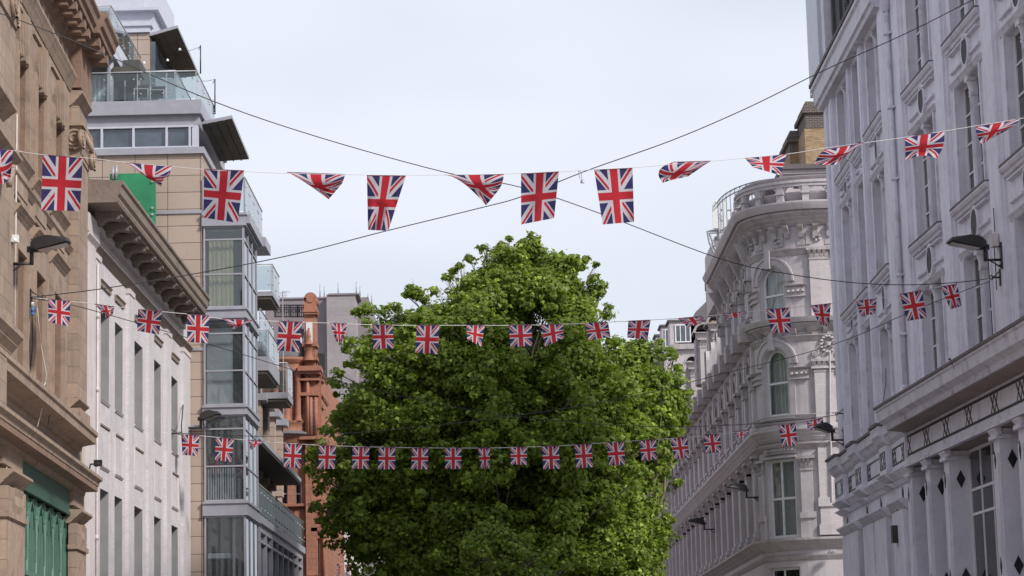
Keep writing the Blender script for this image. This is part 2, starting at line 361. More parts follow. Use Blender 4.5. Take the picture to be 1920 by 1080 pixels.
def cloth_mat(name, flag=True, col=(.7, .7, .7)):
    m, nt, out = newmat(name)
    uv = nt.nodes.new('ShaderNodeUVMap').outputs[0]
    sp = nt.nodes.new('ShaderNodeSeparateXYZ'); nt.links.new(uv, sp.inputs[0])
    b = math_(nt, 'SUBTRACT', sp.outputs[0], .5); a = math_(nt, 'MULTIPLY', math_(nt, 'SUBTRACT', sp.outputs[1], .5), 1.4)
    n = .8602
    d1 = math_(nt, 'SUBTRACT', math_(nt, 'MULTIPLY', a, .5/n), math_(nt, 'MULTIPLY', b, .7/n))
    d2 = math_(nt, 'ADD', math_(nt, 'MULTIPLY', a, .5/n), math_(nt, 'MULTIPLY', b, .7/n))
    sg = math_(nt, 'SIGN', a)
    dm = math_(nt, 'MINIMUM', math_(nt, 'ABSOLUTE', d1), math_(nt, 'ABSOLUTE', d2))
    salt_w = math_(nt, 'LESS_THAN', dm, .1)
    def inside(x, lo, hi): return math_(nt, 'MULTIPLY', math_(nt, 'GREATER_THAN', x, lo), math_(nt, 'LESS_THAN', x, hi))
    r1 = inside(math_(nt, 'MULTIPLY', d1, sg), 0, .0667); r2 = inside(math_(nt, 'MULTIPLY', d2, sg), -.0667, 0)
    salt_r = math_(nt, 'MAXIMUM', r1, r2)
    ab = math_(nt, 'MINIMUM', math_(nt, 'ABSOLUTE', a), math_(nt, 'ABSOLUTE', b))
    cr_w = math_(nt, 'LESS_THAN', ab, .165); cr_r = math_(nt, 'LESS_THAN', ab, .1)
    navy, red, wht = (.062, .057, .165), (.58, .045, .06), (.70, .68, .73)
    c = mixc(nt, salt_w, navy, wht); c = mixc(nt, salt_r, c, red); c = mixc(nt, cr_w, c, wht); c = mixc(nt, cr_r, c, red)
    ob = nt.nodes.new('ShaderNodeTexCoord').outputs['Object']
    c = mixc(nt, 1.0, c, ramp(nt, noise(nt, ob, 5., 3), .3, .7, (.86,)*3, (1.08,)*3), 'MULTIPLY')
    d = nt.nodes.new('ShaderNodeBsdfDiffuse'); t = nt.nodes.new('ShaderNodeBsdfTranslucent')
    nt.links.new(c, d.inputs[0]); nt.links.new(c, t.inputs[0])
    bp = nt.nodes.new('ShaderNodeBump'); bp.inputs['Strength'].default_value = .5; bp.inputs['Distance'].default_value = .03
    nt.links.new(noise(nt, ob, 4.5, 3, .5, (1, 1, .5)), bp.inputs['Height']); nt.links.new(bp.outputs[0], d.inputs['Normal'])
    ms = nt.nodes.new('ShaderNodeMixShader'); ms.inputs[0].default_value = .58
    nt.links.new(d.outputs[0], ms.inputs[1]); nt.links.new(t.outputs[0], ms.inputs[2]); nt.links.new(ms.outputs[0], out.inputs[0])
    return m
M['flag'] = cloth_mat('printed_flag_cloth')

# ------------------------------------------------------------------ shared components
def window(root, fr, a, b, c, d, v, mf, mp_, cols=1, rows=(), arch=False, fw=.07, curtain=None, cd=.25, name='window'):
    mb = MB(); dp = .07; sp = d-(b-a)/2 if arch else d
    mb.box(fr, a, a+fw, v, v+dp, c, sp); mb.box(fr, b-fw, b, v, v+dp, c, sp)
    mb.box(fr, a+fw, b-fw, v, v+dp, c, c+fw)
    if not arch: mb.box(fr, a+fw, b-fw, v, v+dp, d-fw, d)
    else: mb.arch(fr, (a+b)/2, sp, (b-a)/2-fw, (b-a)/2, v, v+dp)
    for i in range(1, cols):
        x = a+(b-a)*i/cols; mb.box(fr, x-fw*.4, x+fw*.4, v+.004, v+dp-.004, c+fw, (sp if arch else d)-fw*(0 if arch else 1))
    for r in rows:
        z = c+(d-c)*r; mb.box(fr, a+fw, b-fw, v+.002, v+dp-.002, z-fw*.45, z+fw*.45)
    o = mb.build(name, mf, root)
    pb = MB(); e = .012
    if arch:
        r = (b-a)/2-fw*.5; k = 10; cu = (a+b)/2
        P = [(a+fw*.5, c+fw*.5), (b-fw*.5, c+fw*.5)]+[(cu+r*math.cos(math.pi*t/k), sp+r*math.sin(math.pi*t/k)) for t in range(k+1)]
        pb.poly(fr, P, v+.02, v+.032)
    else: pb.box(fr, a+fw*.5, b-fw*.5, v+.02, v+.032, c+fw*.5, d-fw*.5)
    pb.build('pane', mp_, root, parent=o)
    if curtain:
        cb = MB(); k = 14
        for side_ in (curtain if isinstance(curtain, (list, tuple)) else [curtain]):
            m_, x0, x1, z0, z1 = side_
            for i in range(k):
                t0, t1 = i/k, (i+1)/k; ua, ub = a+(b-a)*(x0+(x1-x0)*t0), a+(b-a)*(x0+(x1-x0)*t1)
                va = v-cd+.05*math.cos(i*2.4); vb = v-cd+.05*math.cos((i+1)*2.4)
                za, zb = c+(d-c)*z0, c+(d-c)*z1
                cb.face([fr.w(ua, va, za), fr.w(ub, vb, za), fr.w(ub, vb, zb), fr.w(ua, va, zb)], None, 0, True)
        cb.build('curtain', m_, root, parent=o)
    return o
def cornice_pts(z0, z1, v1, steps=3, v0=0.0):      # an ogee-like stepped moulding outline
    P = [(v0-.05, z0), (v0+.03, z0)]; h = z1-z0
    for i in range(steps):
        t0, t1 = i/steps, (i+1)/steps
        va = v0+(v1-v0)*(.15+.85*t0**1.1); vb = v0+(v1-v0)*(.15+.85*t1**1.1)
        P += [(va, z0+h*(t0*.8+.02)), (vb-.02*(v1-v0), z0+h*(t1*.8-.03)), (vb, z0+h*(t1*.8-.02))]
    P += [(v1, z1-.02), (v0-.05, z1)]
    return P
def scroll(mb, fr, u, v, z, r, plane, m=0, turns=2.2):
    pts = []; k = 30
    for i in range(k+1):
        t = i/k; rr = r*(1-.82*t); an = -math.pi/2+turns*2*math.pi*t
        x, y = rr*math.cos(an), rr*math.sin(an)
        pts.append(fr.w(u+x, v, z+y) if plane == 'u' else fr.w(u, v+x, z+y))
    mb.tube(pts, r*.13, 6, m)
    c = fr.w(u, v, z); 
    if plane == 'u': mb.cyl(fr.w(u, v-.12, z), fr.w(u, v-.01, z), r*.98, r*.98, 14, m)
    else: mb.cyl(fr.w(u+.12, v, z), fr.w(u+.01, v, z), r*.98, r*.98, 14, m)
def capital(mb, fr, u0, u1, v, z0, z1, m=0, over=.1, v0=0.0):    # leafy pilaster capital
    h = z1-z0
    mb.box(fr, u0-over*.3, u1+over*.3, v0, v+over*.3, z0, z0+h*.12, m)
    k = max(3, int((u1-u0)/.18))
    for i in range(k):
        uc = u0+(u1-u0)*(i+.5)/k; w_ = (u1-u0)/k*.42
        for j, (f0, f1, o_) in enumerate(((.12, .5, .35), (.42, .8, .7))):
            mb.prof_leaf(fr, uc+(w_ if j else 0), w_, v, v+over*o_, z0+h*f0, z0+h*f1, m)
    mb.box(fr, u0, u1, v0, v+.01, z0+h*.12, z0+h*.8, m)
    mb.box(fr, u0-over, u1+over, v0, v+over, z0+h*.8, z1, m)
def _leaf(s, fr, u, w_, v0, v1, z0, z1, m):
    A = [(u-w_*.7, v0, z0), (u+w_*.7, v0, z0)]; B = [(u-w_, v1, (z0+z1)/2+.1*(z1-z0)), (u+w_, v1, (z0+z1)/2+.1*(z1-z0))]; Cc = [(u-w_*.6, v1+(v1-v0)*.6, z1), (u+w_*.6, v1+(v1-v0)*.6, z1)]
    D = [(u-w_*.4, v0, z1-.02), (u+w_*.4, v0, z1-.02)]
    for P, Q in ((A, B), (B, Cc), (Cc, D)): s.face([fr.w(*P[0]), fr.w(*P[1]), fr.w(*Q[1]), fr.w(*Q[0])], None, m)
MB.prof_leaf = _leaf
def baluster_rail(mb, fr, u0, u1, v, z0, z1, pitch=.22, m=0, n=6):
    k = max(1, int((u1-u0)/pitch)); h = z1-z0
    for i in range(k):
        u = u0+(i+.5)*(u1-u0)/k; p = fr.w(u, v, z0)
        mb.lathe(p, [(.05, 0), (.05, .08*h), (.035, .12*h), (.075, .35*h), (.04, .7*h), (.035, .85*h), (.055, .9*h), (.055, h)], n, m)
def wirepts(px, Ys):   # pixel course of a hanging cable at given distances
    return [at(x, y, Y) for (x, y), Y in zip(px, Ys)]
def floodlight(label, wallp, fr, u, z, arm=.62, head=.62, hw=.3, tilt=.10, flip=1):
    t = thing('street_lamp', label, 'street lamp', fr.w(u, 0, z), 'floodlights on wall brackets')
    b = MB(); b.box(fr, u-.06, u+.06, .0, .04, z-.32, z+.32)
    for zz in (-.22, .22): b.cyl(fr.w(u, .03, z+zz), fr.w(u, .07, z+zz), .025, .025, 6)
    b.build('wall_plate', M['black'], t)
    a = MB(); a.cyl(fr.w(u, .03, z-.1), fr.w(u, arm, z-.1), .035, .03, 8); a.cyl(fr.w(u, arm-.02, z-.13), fr.w(u, arm-.02, z+.22), .045, .045, 8)
    a.cyl(fr.w(u, .04, z-.28), fr.w(u, .3, z-.11), .018, .018, 6)
    a.box(fr, u-.05, u+.05, arm-.12, arm+.14, z+.15, z+.27); a.build('bracket_arm', M['black'], t)
    s0 = arm+.08; s1 = arm+.08+head; zt = z+.3
    h = MB()   # tapered head: deep housing at the bracket, thin at the street end
    def sec(v, w_, zb, ztp): return [(u-w_, v, zb), (u+w_, v, zb), (u+w_*.8, v, ztp), (u-w_*.8, v, ztp)]
    S_ = [sec(s0-.12, hw*.45, zt-.09, zt+.06), sec(s0, hw*.9, zt-.12, zt+.14), sec(s0+head*.35, hw, zt-.10+tilt*.3, zt+.17+tilt*.2), sec(s1-.06, hw, zt-.06+tilt, zt+.03+tilt), sec(s1, hw*.9, zt-.05+tilt, zt-.01+tilt)]
    for P, Q in zip(S_[:-1], S_[1:]):
        for i in range(4): h.face([fr.w(*P[i]), fr.w(*P[(i+1) % 4]), fr.w(*Q[(i+1) % 4]), fr.w(*Q[i])])
    h.face([fr.w(*p) for p in S_[0]]); h.face([fr.w(*p) for p in S_[-1]])
    for i in range(5):
        vv = s0+.05+i*.05; h.box(fr, u-hw*.7, u+hw*.7, vv, vv+.015, zt+.12, zt+.19)
    ho = h.build('lamp_head', M['black'], t)
    g = MB(); g.face([fr.w(u-hw*.85, s0+.05, zt-.125), fr.w(u+hw*.85, s0+.05, zt-.125), fr.w(u+hw*.85, s1-.05, zt-.075+tilt), fr.w(u-hw*.85, s1-.05, zt-.075+tilt)])
    g.face([fr.w(u-hw*.85, s0+.05, zt-.14), fr.w(u+hw*.85, s0+.05, zt-.14), fr.w(u+hw*.85, s1-.05, zt-.095+tilt), fr.w(u-hw*.85, s1-.05, zt-.095+tilt)])
    g.build('lamp_glass', M['lamp_glass'], t, parent=ho)
    return t
def bracket(label, fr, u, z, v=.35):
    t = MB(); t.box(fr, u-.05, u+.05, 0, .03, z-.2, z+.2); t.cyl(fr.w(u, .02, z), fr.w(u, v, z), .022, .022, 6)
    t.cyl(fr.w(u, .02, z+.15), fr.w(u, v*.8, z), .014, .014, 6)
    t.tube([fr.w(u, v+.05*math.cos(a), z+.05*math.sin(a)) for a in [i*math.pi/4 for i in range(9)]], .012)
    o = t.build('wall_hook', M['black']); return tag(o, label, 'wall hook')

# ------------------------------------------------------------------ ground
mb = MB(); mb.face([(-1500, -1500, 0), (1500, -1500, 0), (1500, 3000, 0), (-1500, 3000, 0)])
tag(mb.build('ground', M['pave']), 'grey paved street ground between the buildings', 'ground', kind='structure')

# ================================================================== S: brown sandstone building, near left
def build_stone():
    fr = FS; t = thing('stone_building', 'brown sandstone building with green shopfront and scrolled capitals, nearest on the left', 'building', fr.w(-8, 0, 0))
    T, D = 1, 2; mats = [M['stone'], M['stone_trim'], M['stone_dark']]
    us = [(-17.6, -16.1), (-12.05, -10.55), (-9.25, -7.65), (-6.3, -4.5)]
    top = [(a, b, 13.6, 15.88) for a, b in us]; low = [(a, b, 8.75, 11.5) for a, b in us]
    for i in range(6): top.append((-32+i*2.5, -30.6+i*2.5, 13.6, 15.88)); low.append((-32+i*2.5, -30.6+i*2.5, 8.75, 11.5))
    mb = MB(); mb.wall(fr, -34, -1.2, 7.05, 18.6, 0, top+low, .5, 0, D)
    mb.wall(fr, -34, -1.2, 0, 7.05, 0, [(-10.75, -2.5, .5, 7.0)], .45)
    mb.box(fr, -34, -.35, -7, -.52, 0, 18.3, D)
    mb.box(fr, -1.2, -.35, -.6, .0, 0, 18.5)
    # window architraves: stepped raised frames
    for (a, b) in us:
        for z0, z1 in ((13.6, 15.88), (8.75, 11.5)):
            mb.box(fr, a-.22, a, .0, .07, z0, z1+.0, T); mb.box(fr, b, b+.22, 0, .07, z0, z1, T)
            mb.box(fr, a-.12, a-.02, .07, .11, z0, z1, T); mb.box(fr, b+.02, b+.12, .07, .11, z0, z1, T)
            mb.box(fr, a-.22, b+.22, 0, .075, z1, z1+.2, T)
        # keystone and side voussoirs
        cu = (a+b)/2
        mb.poly(fr, [(cu-.17, 15.8), (cu+.17, 15.8), (cu+.30, 16.85), (cu-.30, 16.85)], 0, .14, T)
        mb.poly(fr, [(cu-.10, 15.75), (cu+.10, 15.75), (cu+.2, 16.85), (cu-.2, 16.85)], .14, .19, T)
        for s_ in (-1, 1):
            mb.poly(fr, [(cu+s_*.30, 15.85), (cu+s_*.42, 15.85), (cu+s_*.6, 16.6), (cu+s_*.45, 16.6)], 0, .13, T)
            mb.poly(fr, [(cu+s_*.50, 15.85), (cu+s_*.62, 15.85), (cu+s_*.82, 16.35), (cu+s_*.68, 16.35)], 0, .1, T)
        mb.box(fr, a-.3, b+.3, 0, .06, 16.95, 17.05, T)
        # sill, apron, hood of the window below
        mb.prof(fr, cornice_pts(13.32, 13.58, .19, 2), a-.3, b+.35, T)
        mb.box(fr, a-.15, b+.15, 0, .05, 12.62, 13.32)
        mb.box(fr, a-.05, b+.05, .05, .075, 12.72, 13.15, T)
        mb.prof(fr, cornice_pts(12.14, 12.42, .21, 3), a-.3, b+.3, T)
        mb.box(fr, a-.2, b+.2, 0, .06, 11.7, 12.14, T)
        mb.prof(fr, cornice_pts(8.68, 8.78, .12, 1), a-.2, b+.2, T)
    mb.prof(fr, cornice_pts(12.95, 13.12, .12, 2), -16, -1.25, T)
    # architrave, frieze, cornice with modillions
    mb.prof(fr, cornice_pts(17.2, 17.62, .2, 3), -34, -1.2, T)
    mb.box(fr, -34, -1.15, 0, .03, 17.62, 18.3, D)
    mb.prof(fr, cornice_pts(18.2, 18.42, .2, 2), -34, -1.1, D)
    for i in range(40):
        u = -33.6+i*.82
        if u > -3.6: break
        mb.box(fr, u, u+.36, .05, .6, 18.42, 18.66, D); mb.box(fr, u+.06, u+.3, .05, .5, 18.3, 18.42, D)
    mb.prof(fr, [(-.05, 18.66), (.64, 18.66), (.66, 18.8), (.73, 18.84), (.76, 19.0), (.83, 19.08), (.83, 19.16), (-.05, 19.3)], -34, -3.5, D)
    mb.prof(fr, [(-.05, 18.66), (.80, 18.66), (.82, 18.8), (.89, 18.84), (.92, 19.0), (.99, 19.08), (.99, 19.2), (-.05, 19.35)], -3.5, -.75, D)
    for u in (-3.2, -2.35, -1.5): mb.box(fr, u, u+.4, .05, .76, 18.4, 18.66, D)
    mb.box(fr, -3.2, -1.05, 0, .3, 17.3, 18.42, D)
    # parapet
    mb.box(fr, -34, -1.2, -.6, -.1, 19.2, 19.9)
    # right pilaster
    p0, p1, pv = -3.1, -1.25, .24
    mb.box(fr, p0, p1, 0, pv, 9.3, 15.6); mb.box(fr, p0-.08, p1+.06, 0, pv+.08, 8.72, 9.02, T); mb.prof(fr, cornice_pts(9.02, 9.3, pv+.06, 2), p0-.05, p1+.04, T)
    mb.box(fr, p0-.02, p1+.02, 0, pv+.03, 15.5, 15.62, T); mb.box(fr, p0, p1, 0, pv+.05, 15.62, 16.3, T)
    mb.box(fr, p0-.1, p1+.06, 0, pv+.12, 16.3, 16.42, T); mb.box(fr, p0+.05, p1-.1, 0, pv-.02, 16.42, 16.85); mb.prof(fr, cornice_pts(16.85, 17.25, pv+.1, 3), p0-.05, p1+.06, T)
    scroll(mb, fr, p0-.12, .12, 15.95, .27, 'v', T); scroll(mb, fr, p0-.05, pv+.12, 15.95, .25, 'u', T); scroll(mb, fr, p1-.05, pv+.18, 15.8, .27, 'u', T)
    for i in range(7): mb.cyl(fr.w(p0+.25+i*.22, pv+.1, 16.2), fr.w(p0+.25+i*.22, pv+.16, 15.95), .07, .04, 8, T)
    # left giant pilaster with capital, beside the white pipe
    mb.box(fr, -15.6, -12.34, 0, .05, 9.0, 16.3); mb.box(fr, -15.3, -12.6, .05, .09, 9.4, 16.0)
    scroll(mb, fr, -12.5, .12, 16.55, .27, 'u', T); scroll(mb, fr, -13.2, .2, 16.6, .3, 'u', T); mb.box(fr, -15.6, -12.2, 0, .16, 16.9, 17.2, T)
    mb.box(fr, -15.6, -12.3, 0, .1, 16.25, 16.9, T)
    # aedicule hood far left and its bracket
    mb.prof(fr, cornice_pts(13.55, 13.95, .45, 3), -17, -14.6, T); mb.box(fr, -16.8, -14.8, 0, .22, 12.8, 13.55)
    mb.prof(fr, cornice_pts(12.75, 13.1, .42, 3), -16.6, -13.6, T)
    for k in range(5): mb.cyl(fr.w(-14.9+.1*k, .3, 12.3+.1*k), fr.w(-14.9+.1*k, .42, 12.3+.1*k), .12-.012*k, .1-.012*k, 8, T)
    mb.prof(fr, cornice_pts(8.8, 9.4, .42, 3), -17, -13.2, T); mb.box(fr, -17, -13.8, 0, .25, 9.35, 9.7, T)
    # ledge above the fascia, stained fascia, shop cornice
    mb.prof(fr, [(-.05, 8.12), (.1, 8.12), (.12, 8.24), (.30, 8.28), (.46, 8.30), (.47, 8.46), (.52, 8.5), (.52, 8.6), (-.05, 8.72)], -34, -1.15, T)
    mb.box(fr, -34, -15.9, 0, .34, 7.9, 8.12, D); mb.box(fr, -19, -15.9, .0, .5, 7.35, 8.6)
    mb.prof(fr, [(-.05, 6.98), (.16, 6.98), (.2, 7.16), (.34, 7.2), (.52, 7.22), (.54, 7.32), (.62, 7.36), (.62, 7.44), (-.05, 7.56)], -34, -.95, T)
    mb.prof(fr, [(-.04, 7.08), (.5, 7.08), (.5, 7.21), (-.04, 7.24)], -34, -1.0, D)
    # shop pilasters with consoles
    for (a, b) in ((-13.9, -11.35), (-2.95, -.95)):
        mb.box(fr, a, b, -.0, .2, 0, 5.55); mb.box(fr, a, b, 0, .14, 6.6, 7.0)
        mb.box(fr, a+.35, b-.35, .2, .23, 1, 5.25, T)
        mb.box(fr, a-.06, b+.06, 0, .26, 5.5, 5.62, T); mb.box(fr, a+.05, b-.05, 0, .22, 5.62, 6.15)
        mb.prof(fr, [(0, 5.6), (.22, 5.62), (.27, 5.8), (.24, 6.0), (.28, 6.15), (0, 6.15)], a+.7, b-.7, T)
        mb.prof(fr, cornice_pts(6.15, 6.5, .36, 3), a-.06, b+.06, T)
    mb.build('wall', mats, t)
    # dark sashes deep in each opening
    for (a, b, c, d) in top[1:4]+low[1:4]: window(t, fr, a, b, c, d, -.42, M['frame_w'], M['pane'], 1, (.5,), fw=.06)
    # green fascia and pointed arcade window
    g = MB(); g.box(fr, -10.75, -2.5, -.2, .03, 6.38, 7.06); g.box(fr, -10.75, -2.5, .03, .07, 6.34, 6.42)
    g.box(fr, -6.9, -6.86, .03, .034, 6.42, 7.02)
    fo = g.build('fascia_board', M['green'], t)
    g = MB(); L0, L1 = -10.7, -2.55; n = 6; wd = (L1-L0)/n
    g.box(fr, L0, L1, -.12, .02, 4.42, 4.56); g.box(fr, L0, L1, -.06, .06, 4.5, 4.6); g.box(fr, L0, L1, -.14, .01, 0.9, 1.1)
    for i in range(n+1):
        u = L0+wd*i; g.box(fr, u-.06, u+.06, -.14, -.07, .6, 6.36)
        g.cyl(fr.w(u, -.06, 1), fr.w(u, -.06, 5.9), .04, .035, 8); g.lathe(fr.w(u, -.06, 5.85), [(.035, 0), (.055, .04), (.04, .08), (.05, .12), (.08, .26), (.09, .3)], 8)
    for i in range(n):
        a, b = L0+wd*i+.07, L0+wd*(i+1)-.07; cu = (a+b)/2; R_ = (b-a)
        for s_ in (-1, 1):
            e = a if s_ < 0 else b; P = []
            for k in range(9):
                an = math.pi/3*k/8; P.append((b-R_*math.cos(an) if s_ < 0 else a+R_*math.cos(an), 4.9+1.35*math.sin(an)/math.sin(math.pi/3)))
            for p, q_ in zip(P[:-1], P[1:]):
                g.poly(fr, [p, q_, (q_[0]+s_*.05, q_[1]+.05), (p[0]+s_*.05, p[1]+.02)], -.14, -.04)
            g.poly(fr, [(e, 6.36)]+P, -.12, -.09)
        g.box(fr, cu-.03, cu+.03, -.09, -.03, 1, 6.0)
        for uu in (a+(b-a)*.25, a+(b-a)*.75): g.box(fr, uu-.018, uu+.018, -.08, -.04, 1.1, 5.6)
        g.box(fr, a, b, -.09, -.03, 4.0, 4.06)
    wo = g.build('window', M['green_l'], t)
    p = MB(); p.box(fr, L0, L1, -.3, -.27, .9, 6.36); p.build('pane', M['pane'], t, parent=wo)
    # white pipe
    p = MB(); p.cyl(fr.w(-12.2, .07, 9), fr.w(-12.2, .07, 14.4), .02, .02, 8); p.build('downpipe', M['cream_trim'], t)
    # loose cables and connector
    p = MB(); 
    p.tube(wirepts([(16, 460), (17, 530), (15, 640)], [51.0]*3), .018)
    p.build('cable', M['wire'], t); p = MB()
    p.tube(wirepts([(60, 560), (61, 600), (62, 645), (55, 706)], [54.4]*4), .012)
    p.build('cable', M['wire'], t); p = MB()
    p.tube(wirepts([(95, 750), (93, 775), (90, 800), (88, 823)], [55.8]*4), .012); p.build('cable', M['wire'], t)
    p = MB(); p.tube(wirepts([(68, 553), (72, 600), (78, 655), (87, 700), (85, 718), (80, 728), (80, 760), (76, 778), (70, 800)], [54.4, 54.5, 54.6, 54.9, 55, 54.6, 54.5, 54.6, 54.7]), .010)
    p.build('cable', M['plastic'], t); p = MB()
    p.tube(wirepts([(0, 925), (12, 880), (16, 840)], [50.3, 50.6, 50.8]), .015); p.build('cable', M['plastic'], t)
    return t
build_stone()

# ================================================================== C: pale glazed-brick building with bracketed cornice
def build_cream():
    fr = FC; t = thing('cream_building', 'pale glazed brick building with tall narrow windows under a heavy bracketed cornice', 'building', fr.w(10, 0, 0))
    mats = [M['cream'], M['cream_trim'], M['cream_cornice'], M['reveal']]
    U = [(2.45, 4.1), (5.15, 6.55), (8.85, 10.5), (12.95, 14.5), (17.05, 18.6)]
    up = [(a, b, 9.95, 12.5) for a, b in U]; lo = [(a, b, 4.3, 7.5) for a, b in U]
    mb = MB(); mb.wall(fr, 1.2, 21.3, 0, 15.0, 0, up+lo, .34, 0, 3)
    mb.box(fr, -.3, 21.2, -9, -.36, 0, 14.9)
    mb.box(fr, -.3, 1.25, -.4, .1, 0, 14.1, 1)
    mb.box(fr, -.4, 1.35, -.4, .18, 14.1, 14.6, 1); mb.prof(fr, cornice_pts(13.8, 14.1, .2, 2), -.35, 1.3, 1)
    for i in range(len(U)):
        a, b = U[i]
        mb.box(fr, a-.1, b+.1, 0, .05, 13.1, 13.2, 2); mb.prof(fr, cornice_pts(13.17, 13.29, .09, 1), a-.12, b+.12, 2)     # small hood strip
        # apron panel: sunk look by raised border
        mb.box(fr, a, b, 0, .012, 8.15, 9.2, 0)
        mb.prof(fr, [(0, 9.22), (.05, 9.23), (.05, 9.28), (0, 9.3)], a, b, 2)
        for z in (8.05, ): mb.prof(fr, cornice_pts(z, z+.07, .05, 1), a, b, 1)
        mb.box(fr, a-.04, a, 0, .035, 8.1, 9.3, 1); mb.box(fr, b, b+.04, 0, .035, 8.1, 9.3, 1)
        mb.prof(fr, cornice_pts(9.89, 9.97, .05, 1), a-.03, b+.03, 1)
    for (a, b) in ((1.25, 2.05), (7.15, 8.15), (11.2, 12.3), (15.2, 16.3), (19.4, 21.25)):
        mb.box(fr, a, b, 0, .10, 0, 13.75, 0); mb.box(fr, a-.03, b+.03, 0, .13, 13.65, 13.8, 1)
    # frieze line, bed mould, soffit, brackets, cornice
    mb.prof(fr, cornice_pts(13.82, 14.05, .2, 2), 1.3, 21.3, 2)
    mb.box(fr, -.3, 19.6, -.1, .16, 14.45, 14.62, 1)
    cor = [(-.1, 14.86), (.92, 14.86), (.95, 14.95), (.93, 15.02), (1.0, 15.1), (1.02, 15.3), (1.08, 15.36), (1.08, 15.44), (-.1, 15.52)]
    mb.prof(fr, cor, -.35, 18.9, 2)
    # rounded far end of the cornice
    for i in range(8):
        a0, a1 = i/8*math.pi/2, (i+1)/8*math.pi/2
        for (v0, z0), (v1, z1) in zip(cor[1:-1], cor[2:]):
            f = lambda v, z, an: fr.w(18.9+v*math.sin(an), v*math.cos(an), z)
            mb.face([f(v0, z0, a0), f(v0, z0, a1), f(v1, z1, a1), f(v1, z1, a0)], None, 2)
        mb.face([fr.w(18.9, 0, 14.86), fr.w(18.9+.92*math.sin(a0), .92*math.cos(a0), 14.86), fr.w(18.9+.92*math.sin(a1), .92*math.cos(a1), 14.86)], None, 2)
        mb.face([fr.w(18.9, 0, 15.5), fr.w(18.9+1.08*math.sin(a0), 1.08*math.cos(a0), 15.44), fr.w(18.9+1.08*math.sin(a1), 1.08*math.cos(a1), 15.44)], None, 2)
    for i in range(12):
        u = .9+i*1.6
        if u > 18.8: break
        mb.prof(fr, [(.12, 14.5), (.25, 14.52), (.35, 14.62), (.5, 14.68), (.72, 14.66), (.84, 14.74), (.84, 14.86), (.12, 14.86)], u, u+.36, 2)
        mb.cyl(fr.w(u-.02, .26, 14.6), fr.w(u+.38, .26, 14.6), .085, .085, 10, 2); mb.cyl(fr.w(u-.02, .72, 14.72), fr.w(u+.38, .72, 14.72), .07, .07, 10, 2)
        mb.lathe(fr.w(u+1.0, .5, 14.72), [(.0, .0), (.12, .03), (.2, .1), (.22, .14)], 10, 2)
        mb.box(fr, u+.62, u+1.38, .2, .24, 14.78, 14.86, 2); mb.box(fr, u+.62, u+1.38, .8, .84, 14.78, 14.86, 2)
    # roof line
    mb.box(fr, -.3, 20, -9, -.2, 15.0, 15.3, 2)
    mb.build('wall', mats, t)
    g = MB(); g.poly(FC, [(-.2, 15.5), (-.2, 16.55), (.9, 16.55), (4.2, 15.5)], -1.1, -.25); g.prof(FC, [(-1.2, 16.5), (-.15, 16.5), (-.15, 16.65), (-1.2, 16.65)], -.3, 1.0, 0)
    g.build('parapet', M['cream_cornice'], t)
    for (a, b, c, d) in up+lo: window(t, fr, a, b, c, d, -.32, M['metal'], M['pane'], 1, (.33,), fw=.05)
    p = MB(); p.cyl(fr.w(1.32, .14, 0), fr.w(1.32, .14, 13.5), .03, .03, 8); 
    for z in range(4, 14, 2): p.cyl(fr.w(1.32, .14, z), fr.w(1.32, .14, z+.12), .05, .05, 8)
    p.build('downpipe', M['cream_trim'], t)
    p = MB(); p.tube(wirepts([(344, 660), (346, 730), (340, 800), (343, 850)], [84.2, 84.3, 82, 82]), .02); p.build('cable', M['wire'], t)
    return t
build_cream()

